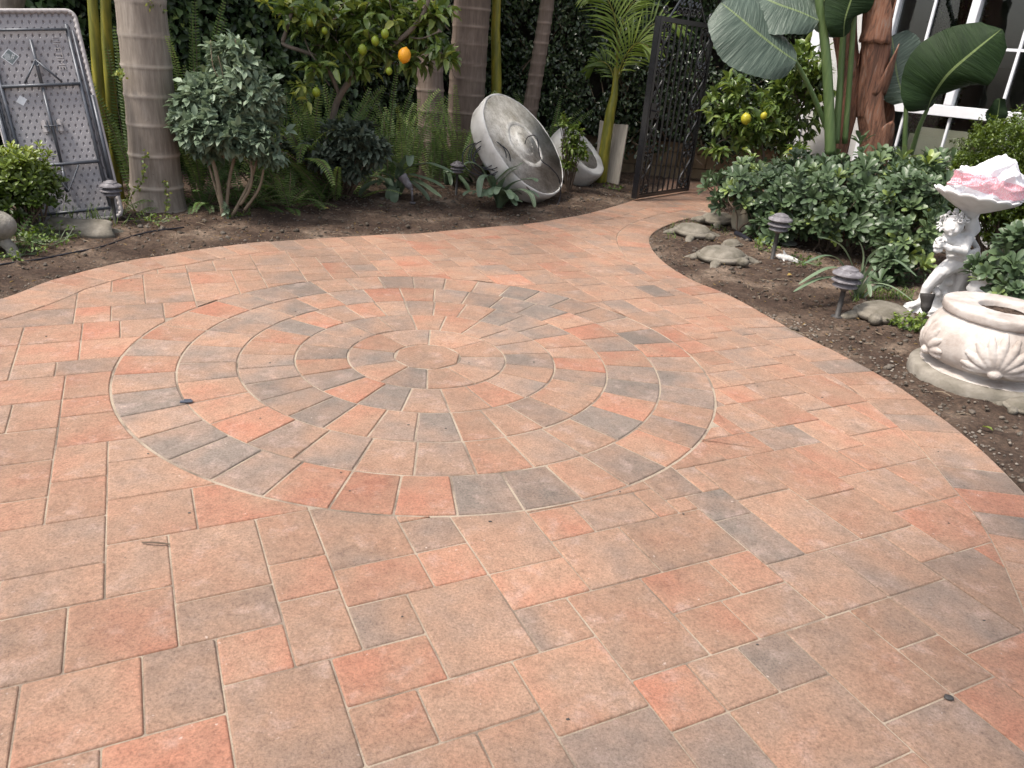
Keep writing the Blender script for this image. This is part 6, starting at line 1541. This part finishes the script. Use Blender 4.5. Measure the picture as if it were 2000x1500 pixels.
pitt(W(1990, 640, 4.75), [(q(1965, 510, 4.72), (.16, .2, .14)), (q(2030, 500, 4.7), (.24, .22, .20)), (q(1985, 560, 4.6), (.16, .18, .10)), (q(1930, 585, 4.7), (.05, .1, .04)), (q(2040, 560, 4.6), (.2, .2, .14))], 'leafy round-leaved bush overhanging the shell-carved planter at the right edge', 150, .115, drop_=-.02, seedo=160, stems=6)
# low seedlings under the bushes
def lowplant(px, py, label, n, L, w, mat, tpl='oval', spread=.08, h=.05, tint=.5, name='seedling', cat='plant', group=None):
    p = G(px, py); off = ong(p); t = thing(name, label, cat, off, group); lv = Leaves(tpl); st = MB()
    for k in range(n):
        b0 = Vector((R_(-spread, spread), R_(-spread, spread), 0)); d = (rand_dir() + Vector((0, 0, 1.3))).normalized(); tip = b0 + d * h * R_(.4, 1.2)
        tube(st, [Vector((0, 0, .004)), b0 * .8 + Vector((0, 0, .006)), tip], .0015, 4); spray(lv, tip, d, 3, L, w, .9, tint, h * .4)
    lv.build('leaves', mat, t); st.build('stems', M_petiole, t); return t
lowplant(1490, 500, 'small bright weed at the foot of the tall path light', 14, .04, .028, L_weed, h=.1, tint=.75)
lowplant(1610, 470, 'leafy seedling in the dark gap under the bushes', 16, .05, .035, L_pitt, h=.12, tint=.6)
lowplant(1765, 560, 'round-leaved seedling by the foot of the statue', 26, .05, .032, L_pitt, 'obov', .14, .16, .5)
lowplant(1570, 525, 'low green weeds behind the dolphin figurine', 22, .03, .02, L_weed, h=.06, spread=.14, tint=.4)
t = lowplant(1775, 655, 'low green viola plant with purple flowers below the black spotlight', 55, .034, .024, L_weed, 'oval', .10, .08, .75, 'viola_plant')
lv = Leaves('obov'); 
for (x, y) in ((1812, 642), (1816, 658), (1808, 652), (1818, 648)):
    c = W(x, y, 4.68) - t.location
    for k in range(5): a = k * 1.256; lv.add(c, Vector((cos(a), -.3, sin(a))), Vector((0, -1, .2)), .024, .022, R_(0, 1))
lv.build('flower', L_vio, t)
# ================================================================== BOXWOOD HEDGE (right)
bxp = W(1990, 470, 6.15); off = Vector((bxp.x, bxp.y, 0)); t = thing('boxwood_hedge', 'clipped bright green small-leaved hedge at the right edge behind the plastic bag', 'hedge', off)
lv = Leaves('hex'); st = MB()
for i, (x, y, r) in enumerate(((1935, 300, (.26, .3, .25)), (2010, 290, (.36, .4, .28)), (1960, 370, (.3, .3, .3)), (2040, 400, (.4, .4, .35)), (1900, 340, (.14, .2, .18)), (1985, 440, (.3, .3, .2)), (1885, 400, (.14, .15, .14)))):
    c = W(x, y, 6.2) - off
    for p, d, q_ in tips_ellipsoid(c, r, int(15500 * r[0] * r[2]), .78, seed=i + 200, thr=-.5): spray(lv, p, d, 5, .028, .017, .9, .55 + .25 * noise.noise(p * 6), .04)
    for k in range(6): limb(st, Vector((R_(-.2, .2), R_(-.1, .1), 0)), c + rand_dir() * .15, .01, .004)
lv.build('leaves', L_box, t); st.build('branches', M_twig, t)
# ---- yellow-green shrub at left edge
bxp = G(45, 468); off = Vector((bxp.x, bxp.y + .12, 0)); t = thing('leafy_shrub', 'yellow-green leafy shrub in front of the left side of the folding table', 'bush', off)
lv = Leaves('obov'); st = MB()
for i, (x, y, r) in enumerate(((30, 320, (.22, .22, .12)), (-20, 340, (.24, .24, .2)), (60, 350, (.17, .2, .13)), (10, 385, (.26, .22, .14)), (80, 385, (.13, .15, .09)))):
    c = W(x, y, off.y) - off
    for p, d, q_ in tips_ellipsoid(c, r, int(5200 * r[0] * r[2]), .55, seed=i + 230, thr=-.35):
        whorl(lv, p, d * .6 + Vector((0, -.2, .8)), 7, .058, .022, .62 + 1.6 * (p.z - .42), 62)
    for k in range(6): limb(st, Vector((R_(-.08, .08), R_(-.05, .05), -.02)), c + rand_dir() * .12, .009, .004)
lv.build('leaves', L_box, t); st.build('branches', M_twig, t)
# ---- bush by second bowl
bxp = W(1112, 372, 9.15); off = Vector((bxp.x, bxp.y, 0)); t = thing('leafy_shrub', 'small bright green leafy sapling between the big basin and the smaller bowl', 'bush', off); lv = Leaves('lance'); st = MB()
for i, (x, y, r) in enumerate(((1118, 285, (.17, .13, .13)), (1122, 258, (.12, .12, .12)), (1112, 318, (.13, .12, .1)), (1138, 300, (.10, .1, .09)), (1100, 240, (.08, .1, .1)))):
    c = W(x, y, off.y) - off
    for p, d, q_ in tips_ellipsoid(c, r, int(4200 * r[0] * r[2]), .3, seed=i + 260, thr=-.2): spray(lv, p, d + Vector((0, 0, .4)), 3, .07, .028, .8, .7, .05)
    for k in range(4): limb(st, Vector((0, 0, -.02)), c + rand_dir() * .08, .007, .003)
lv.build('leaves', L_weed, t); st.build('stems', M_twig, t)
# ================================================================== STRAP-LEAF PLANTS
def ribbon(mb, pts, w0, fold=.25, n=None):
    P_ = smooth_path(pts, 6); n = len(P_) - 1; vs = []
    for i, p in enumerate(P_):
        t_ = i / n; td = (P_[min(i + 1, n)] - P_[max(i - 1, 0)]).normalized(); s_ = td.cross(Vector((0, 0, 1)))
        s_ = s_.normalized() if s_.length > .05 else Vector((1, 0, 0)); up = s_.cross(td)
        w = w0 * (min(1, .45 + t_ * 2.2)) * (1 if t_ < .72 else max(.04, sqrt(max(0, 1 - ((t_ - .72) / .285) ** 2))))
        for u in (-1, -.5, 0, .5, 1): vs.append(p + s_ * (u * w / 2) + up * abs(u) * w * fold * .5)
    mb.add(vs, [(i * 5 + j, i * 5 + j + 1, (i + 1) * 5 + j + 1, (i + 1) * 5 + j) for i in range(n) for j in range(4)])
def strap(px, py, label, leaves, w, name='clivia_plant', grp=None, flop=1.0, rnd=0, H=.5, dY=0.0, tint=.5):
    p = G(px, py); p.y += dY; off = Vector((p.x, p.y, 0)); t = thing(name, label, 'plant', off, grp)
    def one(pts, tn):
        mb = MB(); ribbon(mb, pts, w * R_(.85, 1.1)); o = mb.build('leaf', L_strap, t, smooth=True); at = o.data.attributes.new('tint', 'FLOAT', 'POINT'); at.data.foreach_set('value', np.full(len(o.data.vertices), tn, np.float32))
    for path in leaves:
        one([Vector((R_(-.02, .02), R_(-.02, .02), 0))] + [W(x, y, p.y + d) - off for x, y, d in path], tint + R_(-.15, .3))
    for k in range(rnd):
        a = R_(0, 2 * pi); L = H * R_(.7, 1.1); e = R_(.7, 1.3); q1 = Vector((cos(a) * cos(e), sin(a) * cos(e), sin(e))) * L * .5; q2 = q1 + Vector((cos(a), sin(a), .25 - .6 * flop * R_(.3, 1))) * L * .35; q3 = q2 + Vector((cos(a), sin(a), -.9 * flop)) * L * .2
        one([Vector((cos(a) * .02, sin(a) * .02, 0)), q1, q2, q3], tint + R_(-.25, .2))
    return t
strap(775, 392, 'broad strap-leaved plant behind the small grey spotlight', [[(765, 350, 0), (745, 338, -.1), (720, 333, -.15), (695, 338, -.2)], [(782, 340, 0), (770, 318, -.1), (745, 308, -.15)], [(790, 345, -.1), (815, 345, -.2), (845, 355, -.3), (868, 368, -.35)], [(795, 350, -.1), (825, 360, -.3), (850, 378, -.4), (862, 386, -.42)], [(778, 340, 0), (790, 315, -.05), (800, 305, -.1), (800, 325, -.25)], [(790, 335, -.05), (830, 320, -.1), (855, 325, -.2), (885, 338, -.3)]], .085, rnd=7, H=.48, tint=.55)
strap(975, 408, 'glossy strap-leaved clump in front of the big basin', [[(960, 370, 0), (940, 330, -.05), (920, 318, -.08), (905, 322, -.1)], [(965, 365, 0), (990, 335, -.05), (1010, 325, -.1), (1022, 318, -.1)], [(985, 375, 0), (1010, 355, -.1), (1040, 350, -.15), (1048, 355, -.2)], [(960, 380, 0), (935, 375, -.15), (915, 375, -.2), (905, 382, -.25)], [(985, 380, 0), (1010, 370, -.15), (1035, 380, -.25), (1044, 405, -.3)], [(965, 370, 0), (958, 345, -.1), (940, 350, -.25), (935, 385, -.32)], [(975, 370, 0), (985, 350, -.05), (1000, 335, -.05), (1012, 330, -.05)], [(980, 385, -.05), (1000, 390, -.2), (1020, 395, -.25)]], .07, rnd=18, H=.46, tint=.5, flop=.5)
strap(868, 372, 'dark strap-leaved plant around the half-hidden path light', [], .06, rnd=11, H=.45, tint=.4, dY=.15)
strap(945, 350, 'upright strap-leaved plant between the ferns and the cable coil', [], .06, rnd=12, H=.5, tint=.45, dY=.1, flop=.4)
strap(1672, 590, 'long arching strap-leaved plant leaning over the nearest path light', [[(1670, 540, 0), (1650, 490, 0), (1625, 470, -.05), (1597, 463, -.1)], [(1665, 560, 0), (1640, 510, -.05), (1610, 500, -.12), (1570, 515, -.2)], [(1668, 565, 0), (1650, 530, -.1), (1615, 525, -.2), (1560, 555, -.3)], [(1675, 560, 0), (1685, 510, .0), (1683, 485, -.0), (1676, 470, 0)], [(1678, 560, 0), (1695, 510, 0), (1715, 488, -.05), (1730, 482, -.05)], [(1685, 565, 0), (1710, 530, 0), (1745, 508, -.1), (1790, 540, -.25)], [(1680, 575, 0), (1700, 555, -.1), (1740, 560, -.2), (1785, 590, -.3)], [(1672, 565, 0), (1650, 545, -.15), (1600, 545, -.25), (1550, 570, -.35)], [(1680, 560, 0), (1700, 525, -.05), (1706, 520, -.1), (1708, 528, -.15)], [(1678, 570, -.02), (1695, 555, -.15), (1700, 580, -.25)]], .036, 'agapanthus_plant', rnd=3, H=.45, tint=.6)
strap(1885, 610, 'few long blades beside the cherub statue and the carved planter', [[(1870, 570, 0), (1850, 555, -.05), (1830, 550, -.08)], [(1880, 600, -.1), (1850, 615, -.2), (1810, 630, -.25)], [(1850, 640, -.2), (1858, 625, -.2), (1866, 612, -.2)]], .03, 'agapanthus_plant', rnd=2, H=.3, tint=.45)
# ================================================================== WEEDS, LITTER
def scatter_region(n, infn, bounds, r):
    out = []
    while len(out) < n:
        P_ = np.stack([r.uniform(bounds[0], bounds[1], n * 2), r.uniform(bounds[2], bounds[3], n * 2)], 1); k = infn(P_) & ~inside_poly(P_, outline[::4]); out += list(P_[k])
    return out[:n]
rs = np.random.default_rng(11)
lv = Leaves('hex')
left_bed = lambda P_: (P_[:, 1] > 4.0) & (P_[:, 1] < 10.9) & (P_[:, 0] > -5.2)
for (x, y) in scatter_region(7500, left_bed, (-5, 4.2, 3.0, 10.8), rs):
    lv.add((x, y, gz(x, y) + R_(.002, .012)), (R_(-1, 1), R_(-1, 1), R_(-.2, .25)), (R_(-.4, .4), R_(-.4, .4), 1), R_(.008, .035), R_(.005, .014), R_(0, .75))
o = lv.build('leaf_litter', L_dry); setp(o, 'scattered dry brown leaf litter on the soil', 'leaf litter', kind='stuff')
mb = MB()
for (x, y) in scatter_region(1500, lambda P_: np.ones(len(P_), bool), (-4.6, 4.2, 2.6, 10.6), rs):
    s = R_(.003, .010) * (1.6 if R_(0, 1) < .1 else 1); ico(mb, (x, y, gz(x, y) + s * .4), (s, s * R_(.7, 1.1), s * .6), 1, None, 0, .5, R_(0, 99))
mb = MB()
for (x, y) in scatter_region(8500, lambda P_: np.ones(len(P_), bool), (-4.6, 4.2, 2.6, 10.6), rs):
    s = R_(.004, .014) * (1.9 if R_(0, 1) < .07 else 1); ico(mb, (x, y, gz(x, y) + s * .3), (s, s * R_(.7, 1.1), s * .7), 1, None, 0, .8, R_(0, 99))
o = mb.build('soil_clods', M_soil); setp(o, 'crumbly clods lying on the soil beds', 'soil clods', kind='stuff')
M_peb = pmat('pale_pebbles', [(0, (.07, .055, .045)), (.5, (.15, .125, .10)), (1, (.33, .29, .25))], 3, .9, .3, 90)
rx_ = np.array(REc)[::6]
for (x, y) in scatter_region(420, lambda P_: (np.sqrt(((P_[:, None, :] - rx_[None]) ** 2).sum(2)).min(1) < .5 * rs.uniform(0, 1, len(P_)) ** .6) & (P_[:, 0] > 1.5), (1.5, 3.0, 1.6, 4.9), rs):
    s = R_(.0025, .010) * (1.8 if R_(0, 1) < .05 else 1); ico(mb, (x, y, gz(x, y) + s * .4), (s, s * R_(.7, 1.1), s * .6), 1, None, 0, .6, R_(0, 99))
o = mb.build('gravel_bits', M_peb, smooth=True); setp(o, 'small stones and crumbs scattered over the beds', 'gravel', kind='stuff')
mb = MB()
for (x, y) in scatter_region(300, lambda P_: np.ones(len(P_), bool), (-3.6, 3.6, 3.0, 9.6), rs):
    a = R_(0, 6.28); L = R_(.03, .13); z = gz(x, y) + .008; tube(mb, [(x, y, z), (x + cos(a) * L * .5 + R_(-.01, .01), y + sin(a) * L * .5, z + R_(0, .012)), (x + cos(a) * L, y + sin(a) * L, z)], R_(.001, .0028), 4, cap=False)
o = mb.build('twig_litter', M_cane); setp(o, 'thin dry twigs and roots lying on the soil', 'twig litter', kind='stuff')
# edge grit along the border and specks on the pavers
mb = MB()
for Cc in (LEc, REc):
    for p in Cc[60:-40:1]:
        if p[1] < 1.0: continue
        for k in range(int(R_(0, 2.4))):
            x, y = p[0] + R_(-.025, .025), p[1] + R_(-.025, .025); s = R_(.0015, .006); ico(mb, (x + (-.026 if Cc is LEc else .026), y, -.002 + R_(0, .006)), s, 1, None, 0, .5, R_(0, 9))
o = mb.build('edge_grit', M_peb); setp(o, 'loose grit along the edge of the paving', 'grit', kind='stuff')
mb = MB()
for k in range(110):
    x, y = R_(-2.6, 2.0), R_(1.3, 8.0)
    if not inside_poly([(x, y)], outline[::4])[0]: continue
    s = R_(.0015, .0045); ico(mb, (x, y, s * .5), (s * R_(1, 2), s, s * .5), 1, None, 0, .4, R_(0, 9))
o = mb.build('patio_crumbs', M_lampdark); setp(o, 'dark crumbs and seeds scattered on the pavers', 'crumbs', kind='stuff')
def grass(px0, px1, n, h, label, tint=.6):
    lv = Leaves('lance')
    for k in range(n):
        p = G(R_(px0[0], px1[0]), R_(px0[1], px1[1])); lv.add(ong(p), (R_(-.5, .5), R_(-.5, .5), R_(.6, 1.2)), (R_(-1, 1), -1, .3), h * R_(.4, 1.2), .006, R_(tint - .3, min(1, tint + .3)))
    o = lv.build('weeds', L_weed); return setp(o, label, 'weeds', kind='stuff')
grass((1300, 425), (1420, 470), 160, .05, 'sparse grass tufts among the stone turtles', .5)
grass((1660, 580), (1780, 600), 200, .06, 'thin grass between the statue and turtle', .5)
grass((85, 425), (245, 452), 130, .14, 'thin weeds and grass blades in front of the table', .6)
lowplant(62, 482, 'low leafy weeds at the left edge by the concrete ornament', 90, .035, .02, L_weed, 'oval', .26, .10, .6, 'weed_patch')
lowplant(20, 505, 'bright small weeds in the left corner of the bed', 40, .03, .018, L_weed, 'oval', .16, .06, .7, 'weed_patch')
lowplant(300, 442, 'tiny bright weeds at the foot of the thick grey trunk', 26, .028, .018, L_weed, 'oval', .14, .05, .75, 'weed_patch')
lowplant(470, 428, 'tiny seedling under the pale rose bush', 14, .03, .02, L_weed, 'oval', .08, .05, .6)
lowplant(1200, 372, 'tiny sprouts at the foot of the boards', 14, .03, .02, L_weed, 'oval', .12, .05, .6)
for (x, y, c, lab) in ((632, 418, .95, 'yellow fallen leaf on the soil below the ferns'), (1544, 545, .9, 'yellow fallen leaf near the dolphin figurine'), (1640, 570, .85, 'orange-brown fallen leaf behind the nearest path light'), (1917, 837, .98, 'pale green fallen leaf on the gravel below the carved planter')):
    lv = Leaves('oval'); p = ong(G(x, y), .012); lv.add((0, 0, 0), (R_(-1, 1), R_(-1, 1), .1), (.2, -.2, 1), .06, .035, c); o = lv.build('fallen_leaf', L_dry if c < .97 else L_weed); o.location = p; setp(o, lab, 'leaf')

# unseen tree, added behind the camera only to shade the near right paving
off = Vector((-.9, -2.6, 0)); t = thing('added_shade_tree', 'unseen tree added behind the camera so that its branch shades the near right pavers', 'tree', off)
mb = MB(); P_ = smooth_path([Vector((0, 0, -.1)), Vector((.1, .1, 1.5)), Vector((.2, .6, 3.0)), Vector((.35, 2.2, 4.3)), Vector((.6, 3.6, 4.8))], 6); tube(mb, P_, lerp_list([.17, .13, .09, .05, .02], len(P_)), 12); mb.build('trunk', M_branch, t, smooth=True)
lv = Leaves('hex'); st = MB()
for i, (c, r) in enumerate((((.4, 2.8, 4.9), (1.0, 1.0, .4)), ((.9, 3.4, 4.6), (.9, 1.0, .35)), ((.3, 1.7, 4.6), (1.2, .9, .4)), ((-.8, .6, 4.6), (1.0, .9, .5)), ((1.6, 2.2, 4.9), (.8, .8, .35)), ((-1.3, 2.3, 4.8), (.5, .35, .3)))):
    for p, d, q_ in tips_ellipsoid(c, r, 280, .2, seed=i + 300, thr=-.15): spray(lv, p, d, 5, .13, .07, .9, .5, .1)
    for k in range(5): limb(st, Vector((.3, 1.6, 4.0)), Vector(c) + rand_dir() * .5, .02, .006)
lv.build('crown', L_hedgeL, t); st.build('branches', M_branch, t, smooth=True)
